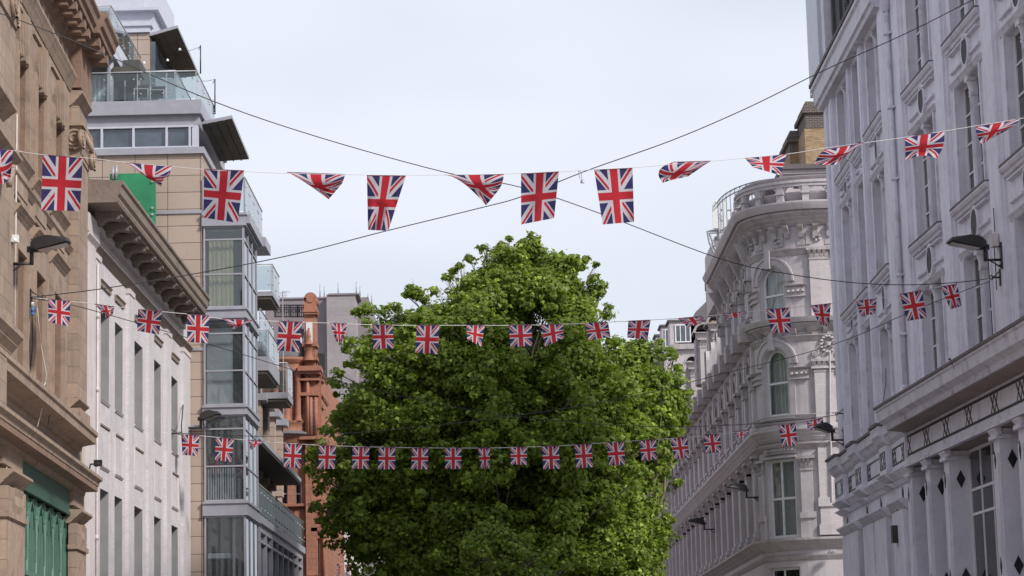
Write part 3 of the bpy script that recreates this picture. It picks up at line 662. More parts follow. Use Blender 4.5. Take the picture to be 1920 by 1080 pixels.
# ================================================================== M: modern apartment building with glass bays
def glass_rail(root, fr, u0, u1, v, z0, z1, n, mat, name='balustrade', dots=True):
    p = MB(); p.cyl(fr.w(u0, v, z1), fr.w(u1, v, z1), .025, .025, 8)
    for i in range(n+1):
        u = u0+(u1-u0)*i/n; p.box(fr, u-.018, u+.018, v-.05, v-.02, z0, z1)
    if dots:
        for i in range(n):
            for f in (.12, .88):
                for g in (.25, .75):
                    u = u0+(u1-u0)*(i+f)/n; z = z0+(z1-z0)*g; p.cyl(fr.w(u, v-.03, z), fr.w(u, v+.03, z), .03, .03, 6)
    o = p.build(name, M['iron'], root)
    g = MB()
    for i in range(n):
        a, b = u0+(u1-u0)*(i+.03)/n, u0+(u1-u0)*(i+.97)/n; g.box(fr, a, b, v-.008, v+.008, z0+.06, z1-.06)
    g.build('pane', mat, root, parent=o); return o
def build_modern():
    Y0 = 85.2; E = front(Y0); t = thing('apartment_building', 'modern cream panelled apartment building with grey glass bays and balconies', 'building', (-12, 92, 0))
    X = lambda px, Y: at(px, 600, Y)[0]
    z = lambda px, py, Y=Y0: at(px, py, Y)[2]
    xr = X(380, Y0)            # right edge of the flank wall
    zt = z(300, 287); 
    mb = MB(); mb.box(E, -24, xr, -8, 0, 0, zt)
    mb.build('wall', M['panel'], t)
    # main body behind and along the street
    mb = MB(); S = Fr(0, 0, (0, 1), (1, 0))    # u = world y, v = world x
    mb.box(S, 93.0, 99.6, -24, -10.25, 0, z(485, 455, 99)); mb.box(S, 99.6, 113.5, -24, -10.25, 0, 14.6)
    mb.build('wall', M['panel'], t)
    # grey band on the flank wall and corner joints
    mb = MB(); zz = z(335, 398); mb.box(E, X(292, Y0), xr+.02, 0, .05, zz-.06, zz+.06); mb.build('band', M['metal'], t)
    for py in (655, 800): mb = MB(); zz = z(360, py); mb.box(E, X(348, Y0), xr+.02, 0, .04, zz-.05, zz+.05); mb.build('band', M['metal'], t)
    mb = MB()
    za, zb = z(300, 290), z(300, 278); mb.box(E, -24, xr+.08, -8, .12, za, zb)
    mb.build('fascia', M['metal'], t); mb = MB()
    za2, zb2 = z(300, 236), z(300, 214); mb.box(E, -24, xr-.1, -8, .04, za2, zb2)
    zs0, zs1 = z(300, 217), z(300, 191); mb.box(E, -24, xr-.0, -8, .25, zs0, zs1)
    mb.build('fascia', M['metal'], t)
    # ribbon window
    wz0, wz1 = zb, za2
    mb = MB(); xs = [X(p, Y0) for p in (130, 161, 190, 250, 313, 357)]
    for x in xs: mb.box(E, x-.04, x+.04, -.06, .06, wz0, wz1)
    mb.box(E, xs[0], xs[-1]+.15, -.06, .05, wz0, wz0+.06); mb.box(E, xs[0], xs[-1]+.15, -.06, .05, wz1-.07, wz1); mb.box(E, xs[-1]+.08, xs[-1]+.3, -.2, .03, wz0, wz1)
    fo = mb.build('window', M['metal_light'], t)
    mb = MB(); mb.box(E, -24, xs[-1]+.1, -.1, -.07, wz0, wz1); mb.build('pane', M['pane_blue'], t, parent=fo)
    mb = MB(); mb.box(E, -24, xs[-1]-.2, -7.5, -.15, wz0, wz1); mb.build('interior', M['dark'], t)
    # terrace A rail on top
    rz0, rz1 = zs1, z(300, 137)
    o = glass_rail(t, E, X(91, Y0), X(370, Y0), .2, rz0, rz1, 5, M['balu'])
    Sd = lambda Xv: Fr(Xv, 0, (0, 1), (1, 0))
    xe = X(371, Y0); glass_rail(t, Sd(xe), Y0, 90.5, 0, rz0, rz1, 3, M['balu'])
    # right end panel under canopy two: recessed loggia
    mb = MB(); sb = Sd(0)
    mb.box(sb, 86.2, 91.4, xe-2.0, xe-.75, za, zs0); mb.build('loggia', M['dark'], t)
    # canopy two (tilting slab)
    def canopy(px1, px2, yn, yf, dist, depth, inner, mat, th=.10, zin=None):
        pass
    def slab(P, th, name, mats, tilt=None):
        b = MB(); lo = [(p[0], p[1], p[2]-th) for p in P]
        b.face(P, None, 0); b.face(lo[::-1], None, 1)
        for i in range(4): b.face([P[i], P[(i+1) % 4], lo[(i+1) % 4], lo[i]], None, 0)
        # ribs under it
        for k in range(1, 4):
            f = k/4; a = [P[0][j]+(P[1][j]-P[0][j])*f for j in range(3)]; c = [P[3][j]+(P[2][j]-P[3][j])*f for j in range(3)]
            b.cyl((a[0], a[1], a[2]-th-.02), (c[0], c[1], c[2]-th-.02), .025, .025, 4, 1)
        return b.build(name, mats, t)
    # canopy P: near-left, near-right, far-right, far-left
    n0 = at(374, 228, 86.0); n1 = at(435, 216, 86.0); f1 = at(467, 293, 91.7); f0 = (n0[0], 91.7, n0[2]-.1)
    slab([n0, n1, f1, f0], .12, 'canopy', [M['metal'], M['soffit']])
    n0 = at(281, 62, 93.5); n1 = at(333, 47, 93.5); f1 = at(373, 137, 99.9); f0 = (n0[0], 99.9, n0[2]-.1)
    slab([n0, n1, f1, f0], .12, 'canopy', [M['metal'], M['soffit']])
    # set-back storey behind terrace A with glazed doors and grey columns
    zs = zs1; ztop = z(200, 112, 88.5)
    mb = MB(); B8 = front(88.6); mb.box(B8, -24, X(262, 88.6), -5, 0, zs, ztop)
    mb.build('interior', M['dark'], t)
    window(t, B8, X(152, 88.6), X(196, 88.6), zs+.05, z(170, 135, 88.6), .02, M['metal'], M['clear'], 2, (.9,), curtain=[(M['curtain'], .0, 1, 0, .95)], cd=-.01, name='patio_door')
    window(t, B8, X(206, 88.6), X(262, 88.6), zs+.05, z(230, 128, 88.6), .02, M['metal'], M['pane'], 2, (), name='patio_door')
    mb = MB(); mb.cyl((X(205, 87.2), 87.2, zs), (X(205, 87.2), 87.2, ztop), .13, .13, 12); mb.build('column', M['metal'], t)
    mb = MB(); mb.box(front(87.0), X(150, 87), X(199, 87), -1.2, 0, z(170, 127, 87), z(170, 117, 87)); mb.box(front(87.0), X(210, 87), X(262, 87), -1.2, 0, z(170, 137, 87), z(170, 126, 87)); mb.build('awning', M['soffit'], t)
    # slab and rail of terrace B
    xB = X(205, 86.0); zr1 = z(180, 11, 86); zr0 = z(180, 62, 86); zbb = z(180, 98, 86)
    mb = MB(); mb.box(front(86.0), -24, xB+.05, -8, 0, zbb+.3, zr0); mb.box(Sd(0), 86.0, 93.6, xB-.4, xB+.04, zbb+.02, zr0-.01); mb.build('balcony_slab', M['metal_light'], t)
    glass_rail(t, front(86.0), X(96, 86), xB, .0, zr0, zr1, 3, M['balu']); glass_rail(t, Sd(xB), 86.0, 93.4, .02, zr0, zr1, 5, M['balu'])
    # upper block from Y 93.5
    U9 = front(93.55); mb = MB(); mb.box(U9, -24, X(280, 93.5), -6, 0, zs, z(260, 62, 93.5)); mb.build('wall', M['panel'], t)
    mb = MB(); mb.box(Sd(0), 93.7, 99.5, X(280, 93.5), X(290, 93.5), zs, n0[2]-.3); mb.build('window', M['pane_blue'], t)
    mb = MB(); mb.box(U9, -24, X(281, 93.5), -6, .12, z(260, 61, 93.5), z(260, 48, 93.5)); mb.box(U9, -24, X(281, 93.5)+.1, -.4, .2, z(260, 50, 93.5), z(260, 46, 93.5))
    ha, hb = z(260, 47, 93.5), z(260, 8, 93.5)
    mb.box(front(94.6), -24, X(288, 94.6), -9, 0, ha, hb); mb.box(front(94.4), -24, X(283, 94.4)+.3, -9.4, .1, hb, hb+.12); mb.box(front(94.9), -24, X(270, 94.9), -9, 0, hb+.12, hb+2.5)
    mb.build('roof_parapet', M['metal_light'], t)
    # terrace A right part: inner rail, table, chair
    glass_rail(t, front(88.0), X(282, 88), X(329, 88), 0, zs, z(300, 133, 88), 1, M['balu']); glass_rail(t, Sd(X(330, 88)), 88.0, 92.5, 0, zs, z(300, 133, 88), 2, M['balu'])
    zs_ = zs
    # string-light masts
    for (px, py0, py1, Y) in ((376, 85, 138, 92), (403, 148, 214, 90.3)):
        p = MB(); a = at(px, py1, Y); b = at(px, py0, Y); p.cyl(a, b, .028, .022, 8)
        p.cyl((b[0], b[1], b[2]-.02), (b[0]-.12, b[1]+.3, b[2]-.1), .012, .012, 6)
        p.build('mast', M['black'], t)
    p = MB(); p.tube(wirepts([(332, 92), (350, 96), (362, 93), (376, 87)], [93, 92.7, 92.4, 92]), .008); p.tube(wirepts([(376, 152), (388, 152), (403, 149)], [91, 90.6, 90.3]), .008)
    for (x, y, Y) in ((337, 93, 93), (314, 113, 94), (283, 82, 94), (270, 118, 93)):
        c = at(x, y, Y); p.lathe((c[0], c[1], c[2]-.06), [(0, 0), (.05, .02), (.06, .07), (.02, .12)], 8, 1)
    p.build('string_lights', [M['wire'], M['plastic']], t)
    # ---------------- glass bay
    Yb = 85.15; xl, xrb = X(382, Yb), X(458, Yb); BF = front(Yb); BS = Sd(xrb); Yend = 89.6
    zz = lambda py: z(420, py, Yb)
    bands = [(424, 400), (597, 577), (778, 760), (967, 940)]
    for lo_, hi_ in bands:
        mb = MB()
        for (fr, a, b) in ((BF, xl-.05, xrb+.06), (BS, Yb-.0, Yend)):
            if fr is BF: mb.box(fr, a, b, -4.4, .06, zz(lo_)+.05, zz(hi_)-.05)
            mb.box(fr, a, b+(0 if fr is BS else .03), -.05, .10, zz(lo_), zz(lo_)+.07); mb.box(fr, a, b+(0 if fr is BS else .04), -.05, .12, zz(hi_)-.08, zz(hi_))
        mb.box(BS, Yb, Yend, -1.4, .065, zz(lo_)+.052, zz(hi_)-.052)
        xm = (xl+xrb)/2-.2; mb.box(BF, xm-.012, xm+.012, .06, .066, zz(lo_)+.07, zz(hi_)-.08)
        mb.build('spandrel', M['metal'], t)
    rows = [(577, 424, (449, 514)), (760, 597, (625, 695)), (940, 778, (804, 874)), (1260, 967, ())]
    for k, (lo_, hi_, tr) in enumerate(rows):
        z0, z1 = zz(lo_), zz(hi_); rr = [(zz(q)-z0)/(z1-z0) for q in tr]
        cur = None
        if k == 0: cur = [(M['curtain_y'], .12, .72, 0.0, .84), ]
        window(t, BF, xl, xrb, z0, z1, -.05, M['metal'], M['clear'], 1, rr, fw=.06, curtain=cur, cd=.22)
        window(t, BS, Yb+.02, Yend, z0, z1, -.05, M['metal'], M['pane_blue'], 3, rr, fw=.05)
        g = MB()
        g.box(BF, xl, xrb-.02, -2.4, -2.3, z0, z1, 0); g.box(BF, xl+.1, xrb-.1, -2.2, -.3, z1-.12, z1-.04, 1)
        if k in (1,): g.box(BF, xl+.06, xrb-.45, -.34, -.32, z0, z1-.3, 1)
        if k == 2:
            for i in range(12): g.box(BF, xl+.1+i*.085, xl+.14+i*.085, -.3, -.28, z0, z0+1.2, 1)
        if k == 3: g.box(BF, xl+.05, xrb-.35, -1.3, -.5, zz(1045), zz(1035), 1); g.box(BF, xrb-.5, xrb-.4, -.6, -.4, z0, z1, 1); g.box(BF, xl, xrb-.3, -1.6, -1.5, zz(1030), z1, 1)
        g.build('interior', [M['dark'], M['blind']], t)
    # terrace on the bay
    tz0, tz1 = zz(400), zz(300)
    glass_rail(t, Sd(xrb+.05), Yb, 91.4, .0, tz0, tz0+1.3, 4, M['balu']); glass_rail(t, BF, xl, xrb+.05, .05, tz0, tz0+1.3, 1, M['balu'])
    mb = MB(); mb.box(Sd(xrb), Yend, 91.6, -.8, .35, zz(402)-.35, zz(402)-.0); mb.box(Sd(xrb), Yb+.1, Yend+.2, -.8, .22, zz(402)-.32, zz(402)+.01); mb.build('balcony_slab', M['metal'], t)
    mb = MB(); mb.box(Sd(0), 86.4, 92.8, -12.2, -10.75, tz0, za-.02); mb.build('interior', M['dark'], t)
    # ---------------- balconies further along
    for (Ya, Yb_, px, py_s0, py_s1, py_r, inner, nm) in ((94.6, 97.6, 512, 560, 546, 495, -10.25, 1), (92.9, 97.5, 503, 700, 668, 618, -10.25, 2), (101.0, 103.6, 538, 752, 735, 680, -10.25, 3)):
        xo = X(px, Ya); s0, s1, r1 = z(px, py_s0, Ya), z(px, py_s1, Ya), z(px, py_r, Ya)
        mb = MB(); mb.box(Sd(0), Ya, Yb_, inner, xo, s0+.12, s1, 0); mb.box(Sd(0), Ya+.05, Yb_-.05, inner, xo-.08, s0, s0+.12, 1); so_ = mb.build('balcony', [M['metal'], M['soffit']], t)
        glass_rail(t, front(Ya), inner, xo, -.02, s1, r1, 1, M['balu']); glass_rail(t, Sd(xo), Ya, Yb_, -.02, s1, r1, 2, M['balu'])
    glass_rail(t, Sd(-9.35), 94.6, 100.2, 0, z(490, 640, 94.6), z(490, 640, 94.6)+1.3, 3, M['balu'])
    mb = MB(); mb.box(Sd(0), 94.6, 100.2, -10.25, -9.3, z(490, 640, 94.6)-.3, z(490, 640, 94.6)); mb.build('balcony', M['metal'], t)
    # small pilotis and windows between
    for Yc in (94, 97, 100.5, 103.5, 106.5, 110): mb = MB(); mb.box(Sd(0), Yc, Yc+.9, -10.3, -9.95, 10.8, 14.6); mb.box(Sd(0), Yc-.2, Yc+1.1, -10.25, -9.7, 14.0, 14.3, 1); mb.build('pier', [M['panel'], M['metal']], t)
    for Yc in (95, 98, 101.5, 104.5, 107.6): window(t, Sd(-10.25), Yc, Yc+1.9, 11.0, 13.9, .0, M['frame_w'], M['pane'], 1, (.5,), fw=.08)
    # black canopy
    n1 = at(482, 809, 88.6); f1 = at(568, 914, 108.0)
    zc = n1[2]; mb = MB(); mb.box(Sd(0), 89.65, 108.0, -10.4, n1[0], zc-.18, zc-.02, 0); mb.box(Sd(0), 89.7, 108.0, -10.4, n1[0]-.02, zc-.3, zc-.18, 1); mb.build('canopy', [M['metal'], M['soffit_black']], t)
    # podium: slab, dark rail, shopfront glazing
    xp = -9.12; pz = z(493, 962, 91.0)
    mb = MB(); mb.box(Sd(0), 89.7, 112.6, -10.6, xp, pz-.28, pz); mb.box(Sd(0), 89.8, 112.5, -10.6, xp-.12, pz-.55, pz-.28); mb.box(Sd(0), 89.62, 90.4, -10.6, xp-.02, 0, pz-.55)
    k = 9
    for i in range(k+1): Yc = 90.4+i*(112.2-90.4)/k; mb.box(Sd(0), Yc-.06, Yc+.06, xp-.35, xp-.1, 0, pz-.55)
    mb.box(Sd(0), 90.4, 112.4, xp-.33, xp-.12, pz-.95, pz-.85)
    mb.build('podium', M['metal'], t)
    mb = MB(); mb.box(Sd(0), 90.4, 112.3, xp-.27, xp-.25, 0, pz-.5); mb.build('shop_glazing', M['pane'], t)
    glass_rail(t, Sd(xp), 90.0, 112.4, -.05, pz, pz+1.15, 18, M['balu_dark']); glass_rail(t, front(90.0), -10.2, xp, -.0, pz, pz+1.15, 1, M['balu_dark'])
    mb = MB(); mb.poly(front(93), [(-10.2, pz), (-9.35, pz), (-9.6, pz+1.65), (-10.2, pz+1.65)], -1.5, 0); mb.poly(front(100), [(-10.2, pz), (-9.3, pz), (-9.5, pz+1.0), (-10.2, pz+1.3)], -1.5, 0); mb.build('screen', M['metal'], t)
    return t
build_modern()
g = MB(); a = at(206, 326, 84.5); b = at(292, 440, 84.5); G = front(84.5)
g.box(G, a[0], b[0], -.03, .0, b[2], a[2]); zc = at(206, 398, 84.5)[2]; g.box(G, a[0], b[0], 0, .012, zc-.01, zc+.01)
r = thing('green_screen', 'flat green panel bolted up against the cream cladding behind the cornice', 'panel', (a[0], 84.5, b[2]))
g.build('board', M['green_panel'], r)
s = MB()
for (px, py) in ((286, 340), (286, 390), (286, 402), (260, 380), (214, 345)):
    c = at(px, py, 84.47); s.cyl(c, (c[0], c[1]-.04, c[2]), .045, .045, 8)
c = at(218, 336, 84.4); s.cyl(c, (c[0], c[1], c[2]+.5), .05, .05, 8); s.cyl((c[0]-.12, c[1], c[2]), (c[0]-.12, c[1], c[2]+.45), .04, .04, 8)
s.build('fixings', M['iron'], r)
# terrace furniture
def tchair(px, Y, zf, label, rot=0):
    x = at(px, 400, Y)[0]; t = thing('terrace_chair', label, 'chair', (x, Y, zf), 'chairs on the roof terrace'); f = front(Y)
    m = MB()
    for dx in (-.25, .25):
        for dv in (0, .5): m.cyl((x+dx, Y-dv, zf), (x+dx, Y-dv, zf+.45+(.4 if dv == 0 else .2)), .02, .02, 6)
    m.box(f, x-.25, x+.25, 0, .5, zf+.62, zf+.65); m.build('frame', M['iron'], t)
    m = MB(); m.box(f, x-.24, x+.24, .02, .5, zf+.42, zf+.46); m.box(f, x-.24, x+.24, 0, .03, zf+.5, zf+.88); m.build('seat', M['black'], t)
zT = at(300, 191, 85.2)[2]
tchair(268, 86.2, zT, 'dark metal chair behind the glass terrace rail, left one'); tchair(298, 86.4, zT, 'dark metal chair behind the glass terrace rail, near the inner rail')
p = MB(); c = at(352, 190, 87.0)
pl = thing('potted_plant', 'small green potted plant on the terrace corner behind glass', 'plant', (c[0], c[1], zT))
p.lathe((c[0], c[1], zT), [(0, 0), (.13, 0), (.17, .3), (.15, .3), (.0, .26)], 10); p.build('pot', M['black'], pl)

def pb(mb, Y, x0, x1, y0, y1, v0=-.3, v1=0., m=0):     # a camera-facing block at distance Y measured off the photograph
    a = at((x0+x1)/2, y0, Y)[2]; b = at((x0+x1)/2, y1, Y)[2]; ym = (y0+y1)/2
    mb.box(front(Y), at(x0, ym, Y)[0], at(x1, ym, Y)[0], v0, v1, b, a, m)
# ================================================================== red terracotta building at the side street
def build_red():
    Y = 118.0; t = thing('terracotta_building', 'ornate red terracotta building with columns, behind the modern balconies', 'building', (-12, Y+4, 0))
    E = front(Y); mb = MB(); T = 1
    xr = at(603, 800, Y)[0]
    ztop = at(560, 690, Y)[2]
    ws = [(at(553, 930, Y)[0], at(566, 930, Y)[0], at(560, 946, Y)[2], at(560, 905, Y)[2]), (at(586, 1030, Y)[0], at(600, 1030, Y)[0], at(590, 1100, Y)[2], at(590, 1012, Y)[2]), (at(526, 930, Y)[0], at(540, 930, Y)[0], at(530, 946, Y)[2], at(530, 905, Y)[2])]
    mb.wall(E, -24, xr, 0, ztop, 0, ws, .3)
    mb.box(E, -24, xr-.02, -16, -.32, 0, ztop-.1)
    xf = at(617, 900, Y)[0]
    mb.box(Fr(0, 0, (0, 1), (1, 0)), Y+.4, Y+4, -12, at(603, 900, Y+1)[0], 0, at(600, 700, Y)[2])
    for y in (700, 742, 822, 905, 958, 990): zq = at(603, y, Y)[2]; mb.prof(Fr(0, 0, (0, 1), (1, 0)), [(-9.3, zq-.12), (at(603, 900, Y+1)[0]+.12, zq-.05), (at(603, 900, Y+1)[0]+.18, zq+.05), (-9.3, zq+.1)], Y+.3, Y+4.1, 1)
    # main pier with stepped mouldings and scrolled head
    P = [(560, 574, 598, 610), ]
    pb(mb, Y, 573, 594, 560, 1080, -1.2, .35)
    for (x0, x1, y0, y1, v) in ((570, 597, 583, 588, .55), (571, 596, 588, 592, .5), (568, 596, 645, 652, .5), (566, 597, 672, 678, .6), (561, 604, 690, 699, .85), (563, 602, 699, 704, .7), (565, 600, 712, 716, .6), (562, 598, 738, 744, .55), (562, 600, 820, 826, .6)):
        pb(mb, Y, x0, x1, y0, y1, -.6, v, T)
    c0 = at(583, 562, Y); mb.cyl((c0[0], Y-.35, c0[2]), (c0[0], Y+1.2, c0[2]), .32, .32, 16, T); pb(mb, Y, 574, 592, 562, 584, -1.1, .36, T)
    mb.cyl((c0[0], Y-.40, c0[2]), (c0[0], Y-.34, c0[2]), .2, .2, 14, T)
    pb(mb, Y, 575, 587, 606, 646, .35, .38, 2)
    mb.lathe(at(579, 646, Y-.5), [(.2, 0), (.16, .12), (.08, .3), (.12, .4), (.07, .55), (.04, .7), (.06, .8), (.0, .9)], 10, T)
    mb.lathe(at(579, 676, Y-.6), [(.26, 0), (.2, .2), (.15, .45), (.26, .62)], 12, T)
    # secondary pier, corner shafts
    pb(mb, Y+.6, 592, 603, 700, 1000, -.6, .3); 
    for y in (712, 740, 762, 800, 822): pb(mb, Y+.6, 590, 607, y, y+5, -.6, .45, T)
    for x, y0 in ((577, 705), (583, 745), (592, 745)): 
        a, b = at(x, y0, Y-.45), at(x, 815, Y-.45); mb.cyl(b, a, .09, .08, 8, T)
    pb(mb, Y, 561, 575, 700, 740, -.5, .12); pb(mb, Y, 561, 576, 744, 822, -.5, .08)
    # rounded drum with columns
    cx, _, _ = at(540, 800, Y); zb = at(540, 818, Y)[2]; z1 = at(540, 792, Y)[2]; zc0 = z1; zc1 = at(540, 700, Y)[2]
    mb.lathe((cx, Y+.3, 0), [(.0, zb-1.5), (.5, zb-.9), (.95, zb-.45), (1.0, zb-.2), (1.15, zb-.05), (1.2, zb), (.95, zb+.05), (.95, z1-.12), (1.05, z1-.04), (1.05, z1), (.75, z1)], 22)
    mb.lathe((cx, Y+.3, 0), [(.72, z1), (.72, zc1)], 18, 0)
    for an in (-2.75, -2.2, -1.57, -.95, -.4):
        p = (cx+.92*math.cos(an), Y+.3+.92*math.sin(an), 0)
        mb.lathe(p, [(.2, z1), (.2, z1+.08), (.16, z1+.14), (.145, z1+.3), (.135, zc1-.45), (.17, zc1-.4), (.14, zc1-.3), (.22, zc1-.1), (.22, zc1)], 12, T)
    mb.lathe((cx, Y+.3, 0), [(1.12, zc1), (1.16, zc1+.15), (1.0, zc1+.2), (1.0, zc1+.45), (1.2, zc1+.55), (1.22, zc1+.7), (.9, zc1+.75)], 22, T)
    # ledges on the lower wall
    for (x0, x1, y0, y1, v) in ((520, 584, 945, 950, .25), (584, 603, 956, 961, .3), (584, 606, 990, 997, .35), (520, 582, 985, 990, .2), (520, 606, 905-78, 905-73, .3), (560, 600, 1006, 1010, .3)):
        pb(mb, Y, x0, x1, y0, y1, -.1, v, T)
    pb(mb, Y, 580, 584, 880, 1080, -.1, .15, T); pb(mb, Y, 552, 576, 955, 980, -.1, .05, T); pb(mb, Y, 587, 601, 966, 988, -.1, .06, T)
    for i in range(10): pb(mb, Y, 575+i*3.2, 577+i*3.2, 827, 834, -.1, .35, T)
    mb.build('wall', [M['terra'], M['terra_trim'], M['frame_w']], t)
    for (x0, x1, y0, y1, v) in ((562, 570, 750, 812, .09), (585, 590, 752, 812, .36), (527, 534, 955, 980, .02)): window(t, E, at(x0, y0, Y)[0], at(x1, y0, Y)[0], at(x0, y1, Y)[2], at(x0, y0, Y)[2], v, M['frame_w'], M['pane'], 1, (.5,), fw=.03)
    for w_ in ws: window(t, E, w_[0], w_[1], w_[2], w_[3], -.22, M['frame_w'], M['pane'], 1, (.5,), fw=.06)
    l = MB(); l.lathe((cx, Y+.3, 0), [(.95, zb-.05), (1.28, zb+.02), (1.28, zb+.1), (.95, zb+.22)], 22); l.build('ledge', M['slate'], t); l = MB(); l.lathe((cx, Y+.3, 0), [(1.0, zc1+.75), (.9, zc1+1.2), (.5, zc1+1.75), (.0, zc1+1.9)], 18)
    l.build('roof', M['slate'], t)
    # wrought-iron parapet rail
    r = MB()
    for y in (572, 577, 594): r.tube([at(514, y, Y+.3), at(573, y, Y+.3)], .03)
    for i in range(17):
        x = 516+i*3.5; r.tube([at(x, 572, Y+.3), at(x, 595, Y+.3)], .022 if i % 4 else .05)
        if i % 2 == 0: r.tube([at(x+3.2*math.cos(k), 583+3.2*math.sin(k), Y+.3) for k in [j*math.pi/4 for j in range(9)]], .02)
    r.build('railing', M['black'], t)
    r = MB()
    for i in range(9): r.tube([at(597+i*1.4, 662, Y+.2+i*.25), at(597+i*1.4, 696, Y+.2+i*.25)], .025)
    r.tube([at(596, 662, Y+.2), at(609, 664, Y+2.4)], .03); r.tube([at(596, 695, Y+.2), at(609, 697, Y+2.4)], .05); r.build('balcony', M['black'], t)
    r = MB(); pb(r, Y+4, 515, 575, 598, 705, -3, 0); r.build('roof_storey', M['concrete_d'], t); r = MB(); r.poly(front(Y+3.6), [(at(530, 596, Y)[0], at(530, 596, Y)[2]), (at(572, 596, Y)[0], at(572, 596, Y)[2]), (at(566, 560, Y)[0]-.0, at(566, 580, Y)[2]), (at(545, 560, Y)[0], at(545, 562, Y)[2]), (at(530, 560, Y)[0], at(530, 574, Y)[2])], -1, 0)
    r.build('roof', M['concrete_d'], t)
    for k, x in enumerate((520, 545, 562)): window(t, front(Y+3.9), at(x, 630, Y)[0], at(x+9, 630, Y)[0], at(x, 662, Y)[2], at(x, 612, Y)[2], .06, M['frame_w'], M['pane_blue'], 1, (.5,))
    p = MB(); p.cyl(at(607, 1090, Y-.1), at(607, 972, Y-.1), .07, .07, 8); p.cyl(at(607, 972, Y-.1), at(607, 962, Y-.1), .1, .14, 8); p.build('downpipe', M['terra_trim'], t)
    return t
build_red()
def build_tower():
    Y = 150.0; t = thing('concrete_tower', 'tall blank grey concrete block with thin rods on its roof, behind the red building', 'building', (-9, Y+8, 0))
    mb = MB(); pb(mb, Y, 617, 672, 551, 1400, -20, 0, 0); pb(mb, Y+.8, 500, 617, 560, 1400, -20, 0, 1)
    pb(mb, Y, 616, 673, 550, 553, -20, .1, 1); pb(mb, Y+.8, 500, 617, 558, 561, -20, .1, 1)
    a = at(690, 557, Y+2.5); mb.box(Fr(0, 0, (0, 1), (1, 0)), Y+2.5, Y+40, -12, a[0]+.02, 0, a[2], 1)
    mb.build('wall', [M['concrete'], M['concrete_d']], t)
    for x, y0, y1 in ((600, 533, 558), (608, 538, 558), (634, 530, 552), (668, 528, 552), (675, 537, 556), (690, 550, 560), (697, 554, 570)): r = MB(); r.cyl(at(x, y1, Y+1), at(x, y0, Y+1), .04, .03, 6); r.build('roof_rod', M['iron'], t)
    r = MB(); a = at(530, 562, 112); b = at(530, 546, 112)
    r.tube([a, b], .025); 
    for k in range(4): z_ = at(530, 548+k*3, 112)[2]; r.tube([(a[0]-.2, a[1], z_), (a[0]+.2, a[1], z_)], .012)
    r.tube([(a[0], a[1], b[2]), (a[0]+.35, a[1], b[2]-.05)], .012); r.tube([(a[0], a[1], a[2]), (a[0], a[1], 14.5)], .025)
    tag(r.build('aerial', M['iron']), 'small television aerial above the red building beside the top glass balcony', 'aerial')
build_tower()
def build_colonnade():
    t = thing('stone_colonnade_building', 'distant pale stone building with columns, low beyond the red building', 'building', (-9, 140, 0))
    S = Fr(-9.0, 0, (0, 1), (1, 0)); mb = MB()
    mb.box(S, 134.2, 175, -8, -.5, 0, 14); 
    for z0, z1 in ((3.0, 3.5), (8.1, 8.7), (12.2, 12.8)): mb.prof(S, cornice_pts(z0, z1, .35, 3), 134.2, 175, 1)
    for i in range(20):
        Y = 135+i*2.0; p = S.w(Y, .05, 0)
        for b0, b1 in ((3.5, 8.1), (8.7, 12.2)): mb.lathe(p, [(.28, b0), (.28, b0+.2), (.22, b0+.35), (.19, b1-.5), (.26, b1-.4), (.3, b1-.05), (.3, b1)], 10, 1)
        mb.box(S, Y-.3, Y+.3, -.5, .2, 0, 3.0)
    mb.build('wall', [M['cream_trim'], M['cream_trim']], t)
    for i in range(19):
        Y = 135.5+i*2.0
        for b0, b1 in ((4, 7.8), (9.2, 12)): window(t, S, Y, Y+1.1, b0, b1, -.49, M['frame_w'], M['pane'], 1, (.5,), fw=.08)
build_colonnade()

# ================================================================== W: grey-white painted building, near right
FW2 = Fr(11.53, 69, (0, 1), (-1, 0))
def xmark(mb, fr, u, z0, z1, w_, v, n=2):      # black crossed bars
    for k in range(n):
        c = u+(k-(n-1)/2)*w_
        for s_ in (-1, 1):
            mb.poly(fr, [(c-s_*w_/2-.03, z0), (c-s_*w_/2+.03, z0), (c+s_*w_/2+.03, z1), (c+s_*w_/2-.03, z1)], v, v+.012+.002*s_)
def diamond(mb, p0, ax, az, nrm_, h, w_):      # rhombus inlay centred at p0; ax = unit across, nrm_ = outward
    p0 = Vector(p0); ax = Vector(ax); n = Vector(nrm_)
    c = [p0+ax*w_, p0+Vector((0, 0, h)), p0-ax*w_, p0-Vector((0, 0, h))]; f = [q_+n*.012 for q_ in c]
    mb.face(f)
    for i in range(4): mb.face([c[i], c[(i+1) % 4], f[(i+1) % 4], f[i]])
